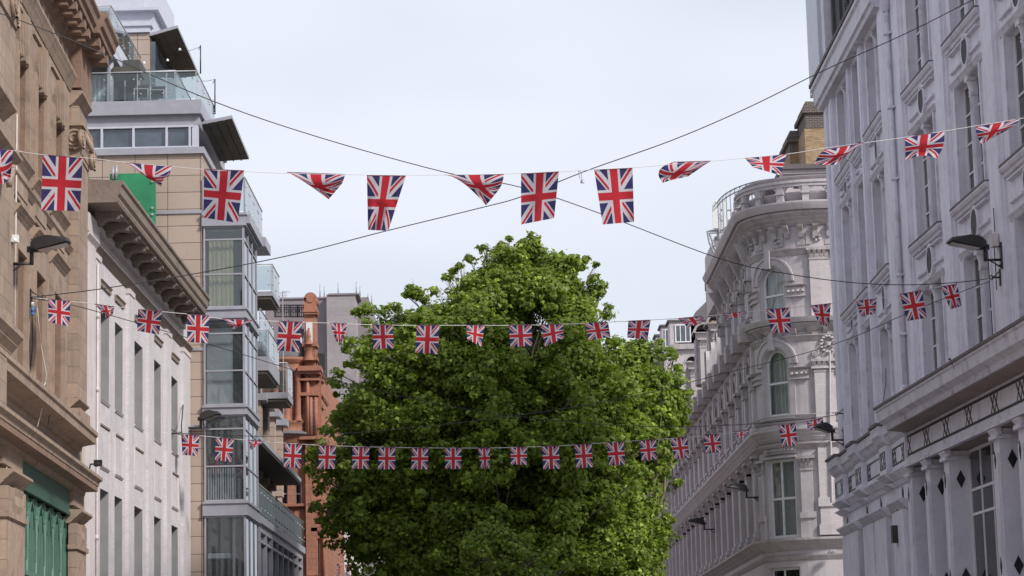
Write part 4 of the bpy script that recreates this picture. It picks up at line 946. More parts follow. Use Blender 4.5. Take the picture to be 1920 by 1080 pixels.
def build_white():
    t = thing('white_building', 'grey-white painted building with oval panels and black diamond inlays, nearest on the right', 'building', FW.w(-20, 0, 0))
    mats = [M['white'], M['white_trim'], M['ledge'], M['sofbrown'], M['dark']]
    mb = MB(); blk = MB(); wins = []
    def bay(fr, cu, hw, base, dp, head, oval=True, pier=True, top=None, ledge_dn=True):
        # base = sill height of the storey
        e = .0
        sill, hd = base, head
        if oval or True:
            mb.prof(fr, [(-.13, sill-.26), (-.04, sill-.24), (-.02, sill-.17), (.03, sill-.14), (.07, sill-.07), (.07, sill-.02), (-.13, sill)], cu-hw-.55, cu+hw+.55, 1)
            mb.box(fr, cu-hw-.5, cu+hw+.5, -.13, .08, sill-.02, sill+.04, 2)
            mb.prof(fr, [(-.13, sill-.40), (-.02, sill-.38), (-.02, sill-.34), (-.13, sill-.32)], cu-hw-.2, cu+hw+.2, 1)
        # lintel of the window itself
        mb.prof(fr, cornice_pts(hd+.02, hd+.2, -.02, 2, -.13), cu-hw-.35, cu+hw+.35, 1)
        mb.prof(fr, [(-.13, hd+.42), (-.05, hd+.44), (-.05, hd+.5), (-.13, hd+.52)], cu-hw-.2, cu-.35, 1); mb.prof(fr, [(-.13, hd+.42), (-.05, hd+.44), (-.05, hd+.5), (-.13, hd+.52)], cu+.35, cu+hw+.2, 1)
        if pier:
            mb.box(fr, cu-.11, cu+.11, -.36, -.22, sill+.05, hd, 0); p = fr.w(cu, -.22, sill+.05); h = hd-sill-.05
            mb.lathe(p, [(.11, 0), (.11, .08), (.07, .16), (.065, h-.45), (.09, h-.42), (.07, h-.36), (.1, h-.2), (.15, h-.1), (.15, h)], 10, 1)
            mb.box(fr, cu-.17, cu+.17, -.35, -.08, hd-.12, hd-.0, 1); mb.box(fr, cu-.14, cu+.14, -.355, -.17, hd-.5, hd-.44, 1)
            mb.box(fr, cu-.15, cu+.15, -.35, -.1, sill+.05, sill+.2, 1)
    def oval(fr, cu, zc, rw=.30, rh=.36):
        k = 20
        for i in range(k):
            a, b = 2*math.pi*i/k, 2*math.pi*(i+1)/k
            for r0, r1, v0, v1 in ((1.0, 1.28, -.03, -.03), (1.28, 1.36, -.03, -.13)):
                P = [(cu+rw*r0*math.cos(a), v0, zc+rh*r0*math.sin(a)), (cu+rw*r0*math.cos(b), v0, zc+rh*r0*math.sin(b)), (cu+rw*r1*math.cos(b), v1, zc+rh*r1*math.sin(b)), (cu+rw*r1*math.cos(a), v1, zc+rh*r1*math.sin(a))]
                mb.face([fr.w(*p) for p in P], None, 1, False)
        mb.face([fr.w(cu+rw*math.cos(2*math.pi*i/k), -.042, zc+rh*math.sin(2*math.pi*i/k)) for i in range(k)], None, 4)
    storeys = [(9.22, 12.35), (13.72, 16.82), (18.12, 21.2), (22.6, 25.6)]
    # near section
    cus = [-15.95-5.2*i for i in range(4)]
    ops = []
    for cu in cus:
        for s, h in storeys: ops.append((cu-1.3, cu+1.3, s+.05, h))
    mb.wall(FW, -34, -12.0, 8.9, 27, -.13, ops, .2)
    mb.box(FW, -34, -12.0, -8, -.5, 8.9, 27)
    for cu in cus:
        for k, (s, h) in enumerate(storeys):
            bay(FW, cu, 1.35, s, 0, h)
            if k < 3: oval(FW, cu-.2, h+.64)
            for s_ in (-1, 1): mb.box(FW, cu+s_*1.3, cu+s_*1.42, -.13, -.08, s+.05, h+.02, 1)
            if k < 3: wins.append((FW, cu-1.3, cu+1.3, s+.05, h))
        p = cu+2.6; mb.box(FW, p-.5, p+.5, -.14, 0, 8.9, 27); mb.box(FW, p-.62, p-.5, -.13, -.07, 8.9, 27); mb.box(FW, p+.5, p+.62, -.13, -.07, 8.9, 27)
    p = -34+.6; mb.box(FW, -34, -33.3, -.14, 0, 8.9, 27)
    # far section
    st2 = [(9.35, 12.3), (13.85, 16.9), (18.45, 21.35)]
    ops = []; bays = [(2.9, 1.15, True), (6.5, .62, False), (9.55, 1.15, True)]
    for cu, hw, pr in bays:
        for k, (s, h) in enumerate(st2): ops.append((cu-hw, cu+hw, s+.05, h+(.5 if cu > 5 and k < 2 else 0)))
    mb.wall(FW2, .0, 13.5, 8.9, 21.6, -.13, ops, .2); mb.box(FW2, .0, 13.5, -8, -.5, 0, 21.9); mb.box(FW2, 13.49, 13.52, -8, -.13, 0, 21.9)
    for cu, hw, pr in bays:
        for k, (s, h) in enumerate(st2):
            h2 = h+(.5 if cu > 5 and k < 2 else 0)
            if k == 2:
                bay(FW2, cu, hw, s, 0, h2, pier=pr)
            else: bay(FW2, cu, hw, s, 0, h2, pier=pr)
            if pr and k < 2: oval(FW2, cu-.1, h2+(.55 if cu > 5 else .8), .2, .26 if cu > 5 else .38)
            wins.append((FW2, cu-hw, cu+hw, s+.05, h2))
            for s_ in (-1, 1): mb.box(FW2, cu+s_*hw, cu+s_*(hw+.14), -.13, -.07, s+.05, h2+.02, 1)
    for a, b in ((-.2, 1.2), (4.75, 5.4), (7.55, 7.95), (11.5, 12.3), (12.6, 13.5)): mb.box(FW2, a, b, -.14, 0, 8.9, 21.6); mb.box(FW2, a+.15, b-.15, 0, .03, 9.2, 21.3)
    mb.box(FW2, -.7, .0, -.4, .02, 8.9, 23); mb.box(FW, -12.4, -12.0, -.3, .01, 8.9, 27)
    # eaves of the far section and the dark attic
    mb.prof(FW2, [(-.13, 21.45), (.18, 21.5), (.22, 21.62), (.3, 21.66), (.34, 22.1), (.42, 22.16), (.42, 22.28), (-.13, 22.3)], .6, 13.6, 1)
    mb.box(FW2, .6, 13.65, -.1, .46, 22.3, 22.42, 2)
    mb.build('wall', mats, t)
    a = MB(); a.box(FW2, 0, 11.6, -7, -.15, 22.4, 28, 0); a.box(FW2, 0, 13, -.16, .1, 22.5, 22.6, 0)
    for i in range(7): a.box(FW2, 1+i*1.6, 1.15+i*1.6, -.15, -.05, 22.5, 27.5, 0)
    a.box(FW2, 11.6, 12.4, -6, .1, 22.3, 28.5, 1); a.box(FW2, 12.4, 15.2, -6, .22, 22.35, 28.5, 2); a.build('attic', [M['dark'], M['white'], M['metal_light']], t)
    a = MB(); a.tube([FW2.w(5, .12, 22.4+i*.06) for i in (0, 30)], .03)
    for k in range(5):
        a.tube([FW2.w(6.1+.35*math.cos(j), .14, 23.2+.5*k*.7+.3*math.sin(j)) for j in [i*math.pi/4 for i in range(9)]], .02)
    a.build('railing', M['black'], t)
    for (fr, a_, b_, c_, d_) in wins:
        nm = window(t, fr, a_, b_, c_, d_, -.40, M['frame_w'], M['pane'], 3 if b_-a_ > 1.5 else 2, (.25, .5, .75), fw=.05)
    # downpipe with hopper
    p = MB(); p.cyl(FW.w(-12.9, .1, 9.4), FW.w(-12.9, .1, 21.2), .075, .075, 10)
    for z in (9.9, 11.4, 13.1, 15.9, 18.0, 20.2): p.cyl(FW.w(-12.9, .1, z), FW.w(-12.9, .1, z+.1), .1, .1, 10); p.box(FW, -13.1, -12.7, .02, .08, z+.02, z+.07)
    p.lathe(FW.w(-12.9, .12, 0), [(.08, 20.9), (.13, 21.0), (.17, 21.5), (.19, 21.55), (.19, 21.9)], 12); p.lathe(FW.w(-12.9, .12, 0), [(.08, 10.0), (.14, 9.95), (.14, 9.55), (.1, 9.5)], 12)
    p.build('downpipe', M['white_trim'], t)
    # ---------------- shopfront, near part
    s = MB()
    s.prof(FW, [(-.15, 8.72), (.05, 8.74), (.55, 8.80), (.62, 8.84), (.64, 8.92), (.82, 9.02), (.86, 9.28), (.9, 9.3), (.9, 9.36), (-.15, 9.5)], -34, -12.35, 1)
    s.box(FW, -34, -12.33, -.1, .94, 9.362, 9.43, 2)
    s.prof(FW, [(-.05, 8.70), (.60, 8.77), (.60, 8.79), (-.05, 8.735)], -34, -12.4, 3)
    for i in range(110):
        u = -33.9+i*.2
        if u > -12.6: break
        s.box(FW, u, u+.09, .56, .64, 8.76, 8.85, 1)
    s.wall(FW, -34, -12.0, 0, 8.75, -.02, [(-34, -12.3, 0, 7.85)], .0)
    s.box(FW, -34, -12.0, -.0, .06, 7.8, 7.98, 1); s.box(FW, -34, -12.0, -.02, .12, 7.72, 7.82, 1)
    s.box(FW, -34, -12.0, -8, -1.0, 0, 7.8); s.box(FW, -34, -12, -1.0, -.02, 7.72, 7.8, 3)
    piers = [-12.3, -14.65, -16.95, -22.4, -24.8, -27.2, -32.6]
    cols_ = []
    for pu in piers:
        s.box(FW, pu-.28, pu+.28, -.62, -.02, 0, 7.7); s.box(FW, pu-.22, pu+.22, -.02, .03, 0, 7.1); s.prof(FW, cornice_pts(7.5, 7.72, .1, 2, -.02), pu-.36, pu+.36, 1); s.box(FW, pu-.36, pu+.36, -.62, .08, 7.45, 7.55, 1)
        s.box(FW, pu-.33, pu+.33, -.62, .05, 3.9, 4.15, 1)
    s.box(FW, -34, -12.2, -.64, .08, 3.55, 3.9, 1); s.box(FW, -34, -12.2, -.9, .02, 0, .8, 0)
    sf = s.build('shopfront', mats, t)
    for z0, z1 in ((8.56, 8.63), (8.05, 8.11)): blk.box(FW, -33.9, -12.1, -.02, -.005, z0, z1)
    for xu in (-12.35, -14.75, -17.15, -19.75, -22.45, -24.95, -27.5, -30): xmark(blk, FW, xu, 8.11, 8.56, .36, -.02, 2)
    Uv = Vector((FW.U[0], FW.U[1], 0)); Vv = Vector((FW.V[0], FW.V[1], 0))
    for pu in piers:
        for z in (6.95, 4.4, 2.0):
            diamond(blk, FW.w(pu-.28, -.32, z), Vv, None, -Uv, .24, .12); diamond(blk, FW.w(pu, .03, z), Uv, None, Vv, .22, .09)
    # windows between piers: one wide glazed bay, plain recesses elsewhere
    gaps = [(-14.37, -12.58), (-16.67, -14.93), (-22.12, -17.23), (-24.52, -22.68), (-26.92, -25.08), (-32.3, -27.5)]
    for a_, b_ in gaps:
        n = 2 if b_-a_ < 3 else 4
        o = window(t, FW, a_, b_, 4.15, 7.7, -.62, M['frame_w'], M['pane'], n, (.52, .70), fw=.08)
        window(t, FW, a_, b_, .8, 3.55, -.62, M['frame_w'], M['pane'], n, (.8,), fw=.08)
    # ---------------- shopfront, far part (undulating cornice)
    s = MB()
    s.wall(FW2, -.3, 13.5, 0, 9.3, -.02, [(8.1, 9.2, .5, 6.75), (2.2, 3.3, .5, 6.75)], .3)
    s.box(FW2, -.3, 13.5, -8, -.34, 0, 9.2)
    segs = [(-.3, 2.2, .30), (2.2, 3.6, .45), (3.6, 7.2, .30), (7.2, 8.7, .45), (8.7, 11.4, .30), (11.4, 13.6, .45)]
    for a_, b_, v in segs:
        s.prof(FW2, [(-.02, 8.62), (v-.28, 8.64), (v-.16, 8.74), (v-.1, 8.86), (v-.02, 8.92), (v, 9.18), (-.02, 9.22)], a_, b_, 1); s.box(FW2, a_-.02, b_+.02, -.02, v+.05, 9.2, 9.28, 2)
        s.prof(FW2, cornice_pts(7.55, 7.8, v-.12, 3), a_, b_, 1); s.box(FW2, a_+.02, b_-.02, -.02, v-.24, 7.8, 8.62)
        s.prof(FW2, cornice_pts(7.35, 7.5, v-.2, 2), a_, b_, 1)
    for a_, b_ in ((9.2, 12.9), (5.9, 8.05), (3.35, 5.6), (.1, 2.15)):
        s.box(FW2, a_, b_, -.02, .14, 0, 6.6); s.prof(FW2, cornice_pts(6.6, 6.9, .3, 3), a_-.1, b_+.1, 1)
    s.build('shopfront', mats, t)
    for a_, b_, v in segs:
        vv = v-.24; u0, u1 = a_+.2, b_-.2
        for z0, z1 in ((7.95, 8.0), (8.42, 8.47)): blk.box(FW2, u0, u1, vv, vv+.012, z0, z1)
        for uu in (u0, u1-.06): blk.box(FW2, uu, uu+.06, vv, vv+.015, 7.95, 8.47)
        xmark(blk, FW2, u0+.3, 8.0, 8.42, .4, vv, 1); xmark(blk, FW2, u1-.4 if v < .4 else u1-.3, 8.0, 8.42, .3, vv, 2 if v < .4 else 1)
    for u in (12.4, 7.9, 5.0, .9): diamond(blk, FW2.w(u, .02 if False else .0, 7.1), (0, 1, 0), None, (-1, 0, 0), .2, .12)
    blk.build('inlay', M['black_mark'], t)
    for a_, b_ in ((8.1, 9.2), (2.2, 3.3)): window(t, FW2, a_, b_, .5, 6.75, -.26, M['frame_w'], M['pane'], 1, (.3, .6, .85), fw=.06)
    b = MB(); b.box(FW2, 1.2, 1.5, .0, .3, 5.7, 6.2); b.cyl(FW2.w(1.35, .1, 6.2), FW2.w(1.35, .1, 6.7), .02, .02, 6); b.build('junction_box', M['black'], t)
    b = MB(); b.box(FW, -23.9, -23.6, .02, .16, 11.95, 12.25); b.build('junction_box', M['cream_trim'], t)
    b = MB(); b.tube([FW.w(-23.75, .06, z) for z in (12.9, 12.3)], .012); b.tube([FW.w(-23.75, .1, 12.0), FW.w(-23.85, .12, 11.3), FW.w(-23.75, .1, 10.9)], .012)
    b.tube(wirepts([(1661, 690), (1661, 720), (1657, 745), (1652, 772)], [69.5, 69.5, 69.8, 69.8]), .01); b.build('cable', M['wire'], t)
    return t
build_white()

# ================================================================== K: ornate corner building
def build_corner():
    fr = FK; t = thing('corner_building', 'ornate white corner building with rounded bay, arched windows and brick chimneys', 'building', (15, 110, 0))
    T, B, A = 1, 2, 3; mats = [M['kwall'], M['ktrim'], M['kbrick']]
    E = front(101.2)
    zz = lambda py, px=1490: at(px, py, 101.2)[2]
    mb = MB()
    c0, c1 = 1.55, 2.85        # window on the rounded corner (along the curve)
    W1 = (c0, c1, zz(603), zz(498)); W2 = (c0, c1, zz(776), zz(652)); W3 = (c0-.15, c1+.12, zz(1006), zz(858))
    ops = [(*W1, 1), (*W2, 1), W3, (c0-.2, c1+.3, 3.2, zz(1062))]
    street = []
    Ls = fr.L; pit = 3.25; nb = 19
    zb = {'led': 7.55, 'str': 11.8, 'cor': 16.95, 'top': 20.6}
    for i in range(nb):
        u = Ls+1.9+i*pit
        street += [(u-.6, u+.6, 8.15, 11.0), (u-.6, u+.6, 13.0, 15.7, 1)]
        if u < Ls+26: street.append((u-.55, u+.55, 17.6, 19.5, 1))
    Lh = Ls+15.6; Le = Ls+63.5
    mb.wall(fr, -6, Lh, 0, 21.0, 0, ops+[o for o in street if o[1] < Lh], .32)
    mb.wall(fr, Lh, Le, 0, 17.2, 0, [o for o in street if o[0] > Lh and o[1] < Le], .32)
    # body
    C2 = Corner(11.4, 101.4, 2.3)
    mb.box(front(103.9), 13.4, 19, -15, -.1, 0, 20.9); mb.box(Fr(0, 0, (0, 1), (-1, 0)), 103.8, 167, -19, -11.38, 0, 16.8); mb.box(Fr(0, 0, (0, 1), (-1, 0)), 103.8, 119.1, -19, -11.38, 0, 20.8)
    mb.box(C2, -6, C2.L+.2, -.4, 0, 0, 20.8)
    # horizontal mouldings that run round the corner
    def band(z0, z1, v, n=3, m=T, u1=Le): mb.prof(fr, cornice_pts(z0, z1, v, n), -6, u1, m)
    band(zz(1032), zz(1008), .45); band(zz(1050), zz(1040), .12, 1); mb.box(fr, -6, Le, 0, .06, zz(1040), zz(1032))
    band(zz(842), zz(830), .2, 2); band(zz(826), zz(800), .34, 3, 0)
    band(zz(640), zz(628), .16, 2); band(zz(622), zz(606), .3, 2); mb.prof(fr, [(0, zz(606)), (.38, zz(606)), (.44, zz(601)), (.48, zz(597)), (0, zz(595))], -6, Le, 0)
    band(zz(478), zz(464), .14, 2, T, Lh); band(zz(424), zz(398), .5, 3, T, Lh); mb.prof(fr, [(0, zz(398)), (.62, zz(398)), (.66, zz(395)), (.72, zz(390)), (.76, zz(386)), (.76, zz(383)), (0, zz(381))], -6, Lh, 0)
    band(zz(380), zz(362), .3, 1, 0, 6.5); band(zz(340), zz(332), .3, 2, 0, 6.5)
    # ledges under the windows
    for y in (785, 792): pass
    mb.prof(fr, cornice_pts(zz(786), zz(776), .16, 2), -.6, Ls+.4, 0); mb.prof(fr, cornice_pts(zz(792), zz(788), .1, 1), -6, Ls+1, 0)
    # dentil / carved frieze blocks below the top cornice
    n = 60
    for i in range(n):
        u = -5.8+i*.58
        if u > Lh: break
        mb.prof(fr, [(0, zz(446)), (.12, zz(446)), (.2, zz(434)), (.38, zz(428)), (.42, zz(424)), (0, zz(424))], u, u+.2, T)
        if i % 2 == 0: mb.box(fr, u+.3, u+.48, 0, .05, zz(460), zz(436), T); mb.box(fr, u+.32, u+.86, 0, .03, zz(461), zz(452), T)
        if i % 3 == 0:
            for k in range(5):
                a = k*1.25; p = fr.w(u+.62+.13*math.cos(a), .05, zz(447)+.13*math.sin(a)); mb.lathe(p, [(.07, -.05), (.07, .05), (0, .08)], 6, T)
    for i in range(70):
        u = -5.8+i*.62
        if u > Le: break
        mb.prof(fr, [(0, zz(628)), (.15, zz(628)), (.28, zz(621)), (.34, zz(617)), (0, zz(617))], u, u+.18, T)
    # arches, keystones, impost carving at the corner windows
    for (a, b, c, d) in (W1, W2):
        cu = (a+b)/2; r = (b-a)/2; sp = d-r
        mb.arch(fr, cu, sp, r+.14, r+.42, -.02, .10, 0); mb.arch(fr, cu, sp, r+.42, r+.5, -.02, .15, 0); mb.arch(fr, cu, sp, r+.04, r+.14, -.02, .05, T)
        mb.box(fr, cu-.13, cu+.13, 0, .22, d-.02, d+.75, 0)
        for s0, s1 in ((a-.95, a-.12), (b+.12, b+1.5)):
            mb.box(fr, s0, s1, 0, .08, sp-.62, sp-.28, T); mb.prof(fr, cornice_pts(sp-.28, sp-.16, .16, 2), s0-.03, s1+.03, 0); mb.box(fr, s0, s1, 0, .12, sp-.68, sp-.62, 0)
            k = int((s1-s0)/.2)
            for i in range(k): mb.lathe(fr.w(s0+.12+i*.2, .1, sp-.45), [(.0, -.1), (.09, -.03), (.07, .06), (0, .1)], 7, T)
        mb.box(fr, a-.3, b+.3, 0, .14, c-.16, c-.02, 0)
        mb.box(fr, a-.34, a-.08, 0, .05, c, sp, 0); mb.box(fr, b+.08, b+.34, 0, .05, c, sp, 0)
    # fan of carved ornament over the third window, side pilasters with capitals
    a, b, c, d = W3
    mb.box(fr, a-.1, b+.1, 0, .1, d+.22, d+.5, T); mb.box(fr, a-.25, b+.25, 0, .16, d+.5, d+.58, 0); mb.box(fr, a-.08, b+.08, 0, .12, d+.04, d+.12, 0)
    for i in range(9): mb.lathe(fr.w(a+.05+i*.17, .1, d+.36), [(0, -.1), (.07, -.03), (.05, .06), (0, .1)], 6, T)
    for s0, s1 in ((a-.85, a-.2), (b+.2, b+.85)):
        mb.box(fr, s0+.08, s1-.08, 0, .12, c+1.0, d-.55, 0); capital(mb, fr, s0+.08, s1-.08, .12, d-.55, d+.06, T); mb.box(fr, s0, s1, 0, .16, c+.75, c+1.0, 0); mb.box(fr, s0, s1, 0, .1, c-.05, c+.75)
    # white glazed-brick pilasters on the front
    for (x0, x1) in ((1527, 1562), (1576, 1602)):
        ua, ub = 13.6-at(x0, 700, 101)[0], 13.6-at(x1, 700, 101)[0]; ua, ub = min(ua, ub), max(ua, ub)
        for y0, y1 in ((1000, 842), (800, 700), (595, 490)):
            mb.box(fr, ua, ub, 0, .16, zz(y0), zz(y1), B)
        mb.box(fr, ua-.06, ub+.06, 0, .24, zz(952), zz(935), B); mb.box(fr, ua-.06, ub+.06, 0, .24, zz(1005), zz(985), B)
        capital(mb, fr, ua, ub, .16, zz(490), zz(468), T); capital(mb, fr, ua, ub, .16, zz(700), zz(676), T); mb.box(fr, ua-.1, ub+.1, 0, .26, zz(694), zz(690), 0)
    # cartouche scrollwork
    cc = 13.6-at(1551, 645, 101)[0]; zc = zz(648)
    for i in range(14):
        an = i*2*math.pi/14; mb.lathe(fr.w(cc+.28*math.cos(an), .08, zc+.34*math.sin(an)), [(0, -.09), (.1, -.03), (.08, .05), (0, .09)], 7, T)
    mb.lathe(fr.w(cc, .1, zc), [(0, -.18), (.15, -.08), (.15, .08), (0, .18)], 10, T)
    for s_ in (-1, 1):
        scroll(mb, fr, cc+s_*.5, .1, zc-.35, .16, 'u', T, 1.6)
    # street side: pilasters, arches, capitals, aprons
    for i in range(nb+1):
        u = Ls+.28+i*pit
        if u > Le-1: break
        hi = u < Lh
        mb.box(fr, u-.3, u+.3, 0, .22, 7.75, 11.0); mb.box(fr, u-.42, u+.42, 0, .36, 7.7, 8.0, T); mb.box(fr, u-.38, u+.38, 0, .3, 8.0, 8.2, 0); capital(mb, fr, u-.3, u+.3, .22, 10.8, 11.5, T)
        mb.box(fr, u-.3, u+.3, 0, .16, 12.55, 14.3); mb.box(fr, u-.4, u+.4, 0, .26, 12.4, 12.7, 0); capital(mb, fr, u-.34, u+.34, .2, 14.3, 15.0, T); mb.box(fr, u-.26, u+.26, 0, .14, 15.0, 16.5); mb.box(fr, u-.4, u+.4, 0, .62, 16.4, 17.2, T)
        if hi: mb.box(fr, u-.24, u+.24, 0, .18, 17.5, 18.6); capital(mb, fr, u-.28, u+.28, .2, 18.6, 19.2, T); mb.box(fr, u-.2, u+.2, 0, .14, 19.2, 20.2); mb.prof(fr, [(0, 19.7), (.2, 19.75), (.5, 20.4), (.7, 20.75), (0, 20.75)], u-.16, u+.16, T)
    for o in street:
        if o[1] > Le or (len(o) > 4 and o[2] > 17 and o[1] > Lh): continue
        cu = (o[0]+o[1])/2; r = (o[1]-o[0])/2
        if len(o) > 4:
            mb.arch(fr, cu, o[3]-r, r+.1, r+.32, -.02, .12, T, 8); mb.box(fr, cu-.1, cu+.1, 0, .2, o[3], o[3]+.45, T); mb.box(fr, o[0]-.2, o[1]+.2, 0, .2, o[2]-.14, o[2]-.02, T)
        else: mb.prof(fr, cornice_pts(o[3]+.1, o[3]+.35, .22, 2), o[0]-.2, o[1]+.2, T); mb.box(fr, o[0], o[1], 0, .1, 12.0, 12.12, T); mb.box(fr, o[0]-.05, o[1]+.05, 0, .14, 12.28, 12.36, 2)
    mb.build('wall', mats, t)
    # corner windows
    window(t, fr, W1[0], W1[1], W1[2], W1[3], -.22, M['frame_w'], M['clear'], 1, (.52,), True, .09, [(M['curtain'], 0.05, .95, 0, .95)])
    window(t, fr, W2[0], W2[1], W2[2], W2[3], -.22, M['frame_w'], M['clear'], 1, (.5,), True, .09, [(M['curtain'], 0.05, .95, 0, .95)])
    window(t, fr, W3[0], W3[1], W3[2], W3[3], -.22, M['frame_w'], M['clear'], 2, (.5,), False, .11, [(M['curtain_y'], .5, .98, .55, .98), (M['blind'], .03, .2, .02, .95)])
    window(t, fr, c0-.2, c1+.3, 3.2, zz(1062), -.22, M['frame_w'], M['pane'], 2, (.5,), False, .11)
    db = MB(); db.box(fr, c0-.3, c1+.3, -.6, -.55, 3, 20); db.build('interior', M['dark'], t)
    for o in street:
        if o[1] > Le or (len(o) > 4 and o[2] > 17 and o[1] > Lh): continue
        window(t, fr, *o[:4], -.22, M['frame_w'], M['pane'], 1, (.5,), len(o) > 4, .08)
    # roof parapet: arcaded balustrade round the corner
    p = MB(); z0, z1 = zz(393), zz(347); q_ = .42
    p.box(fr, -6, -.7, q_-.35, q_+.1, z0, z1, 1); p.box(fr, Ls+.5, Ls+1.2, q_-.2, q_+.1, z0, z1, 0)
    for i in range(6):
        u = -.55+i*.95; p.box(fr, u-.12, u+.12, q_-.2, q_+.08, z0, z1, 0); p.box(fr, u-.16, u+.16, q_-.2, q_+.14, z0+(z1-z0)*.55, z0+(z1-z0)*.62, 0)
        if i < 5: p.arch(fr, u+.475, z0+(z1-z0)*.58, .33, .52, q_-.14, q_+.04, 0, 8)
    p.box(fr, -.7, Ls+.6, q_-.16, q_+.09, z1-.16, z1-.02, 0); p.box(fr, -.7, Ls+.6, q_-.3, q_+.14, z1-.02, z1+.1, 0); p.box(fr, -.7, Ls+.6, q_-.2, q_+.16, z0-.02, z0+.2, 0)
    p.box(fr, Ls+1.2, Lh, q_-.1, q_+.1, z0-.12, z0+.4, 0)
    for i in range(8): p.box(fr, Ls+1.3+i*1.8, Ls+1.75+i*1.8, q_-.12, q_+.14, z0-.1, z0+.7, 0)
    p.build('parapet', [M['kwall'], M['kbrick']], t)
    # rooftop cabin with dark window strip
    p = MB(); pb(p, 105.0, 1470, 1600, 316, 400, -6, 0, 0); pb(p, 105, 1464, 1600, 309, 318, -6, .3, 1); pb(p, 105, 1467, 1600, 318, 326, -6, .15, 0); pb(p, 105, 1488, 1560, 334, 352, .0, .03, 2); pb(p, 104.2, 1510, 1600, 340, 380, -.3, .0, 0)
    p.build('penthouse', [M['kwall'], M['ledge'], M['pane']], t)
    # chimneys
    def chimney(x0, x1, ytop, ybot, Y, ysplit, lab, deep=3):
        b = MB(); pb(b, Y, x0, x1, ysplit, ybot, -deep, 0, 0); pb(b, Y, x0, x1, ytop+22, ysplit, -deep, .02, 1); pb(b, Y, x0-6, x1+6, ytop+14, ytop+22, -deep-.1, .14, 1); pb(b, Y, x0-3, x1+3, ytop+8, ytop+14, -deep, .08, 1); pb(b, Y, x0, x1, ytop, ytop+8, -deep, .02, 1)
        o = b.build('chimney', [M['brick_y'], M['brick_d']], t); o['label'] = lab
    chimney(1510, 1553, 190, 312, 106.5, 240, 'tall brick chimney with dark top, yellow brick below'); chimney(1481, 1508, 245, 312, 109, 285, 'shorter sooty brick chimney')
    b = MB(); pb(b, 108, 1432, 1460, 343, 352, -1.5, .05, 1); pb(b, 108, 1436, 1458, 350, 400, -1.5, 0, 1); b.build('chimney', [M['brick_y'], M['brick_d']], t)
    b = MB(); Yc = 140.0; pb(b, Yc, 1333, 1358, 528, 640, -3, 0, 0); pb(b, Yc, 1329, 1360, 517, 530, -3, .15, 1); pb(b, Yc, 1332, 1358, 536, 545, -3, .08, 1); o = b.build('chimney', [M['brick_y'], M['brick_d']], t)
    # lift-motor housing wall at the far end of the high part
    b = MB(); pb(b, 118, 1342, 1380, 446, 560, -6, 0); pb(b, 118, 1340, 1380, 443, 447, -6, .1); b.build('stair_housing', M['kwall'], t)
    # curved rooftop guard rail
    r = MB(); cx, cy = 13.5, 117.5; zr0 = 22.9; n = 26; rx, ry = 2.55, 5.5
    pts = [(cx-rx*math.sin(math.pi*.02+math.pi*.98*i/n-.35), cy-ry*math.cos(math.pi*.02+math.pi*.98*i/n-.35)) for i in range(n+1)]
    for (dz, rr) in ((0, .03), (.35, .02), (1.75, .035), (1.95, .035)): r.tube([(x, y, zr0+.5+dz) for x, y in pts], rr, 6)
    for i, (x, y) in enumerate(pts):
        r.tube([(x, y, zr0+.2), (x, y, zr0+2.45)], .028, 6)
        if i < n: x2, y2 = pts[i+1]; r.tube([(x, y, zr0+2.25), (x2, y2, zr0+2.45)], .012, 4)
    r.build('railing', M['iron'], t)
    # dormers on the lower part behind
    for k, (x0, x1, yt, yb, Y) in enumerate(((1327, 1357, 590, 700, 128), (1303, 1335, 608, 720, 133.5), (1286, 1308, 664, 760, 139))):
        d = MB(); f = front(Y); a_, b_ = at(x0, yt, Y)[0], at(x1, yt, Y)[0]; zt, zq = at(x0, yt, Y)[2], at(x0, yb, Y)[2]
        w_ = b_-a_; d.box(f, a_+.12, b_+.6, -1.6, 0, zq, zt-.55); d.prof(f, cornice_pts(zt-.75, zt-.45, .2, 3), a_, b_+.6, 1)
        d.arch(f, (a_+b_)/2, zt-.5, .0, w_/2, -1.6, .12, 0, 10); d.arch(f, (a_+b_)/2, zt-.5, w_/2, w_/2+.12, -1.7, .18, 1, 10)
        capital(d, f, a_+.2, a_+.2+.4, .1, zt-1.35, zt-.8, 1); d.box(f, a_+.22, a_+.58, 0, .1, zq, zt-1.35, 2)
        d.box(f, a_+.0, a_+.12, -1.2, -.1, zq, zt-.8, 1)
        d.build('dormer', [M['kwall'], M['ktrim'], M['kbrick']], t)
    r = MB(); r.prof(Fr(0, 0, (0, 1), (-1, 0)), [(-11.2, 17.15), (-12.6, 19.6), (-19, 19.9), (-19, 17.0)], 119.5, 167); r.build('roof', M['slate'], t)
    b = MB(); Yq = 101.0
    b.tube(wirepts([(1556, 660), (1556, 700), (1557, 800), (1560, 940)], [100.75]*4), .045, 8); b.build('downpipe', M['kwall'], t)
    return t
build_corner()
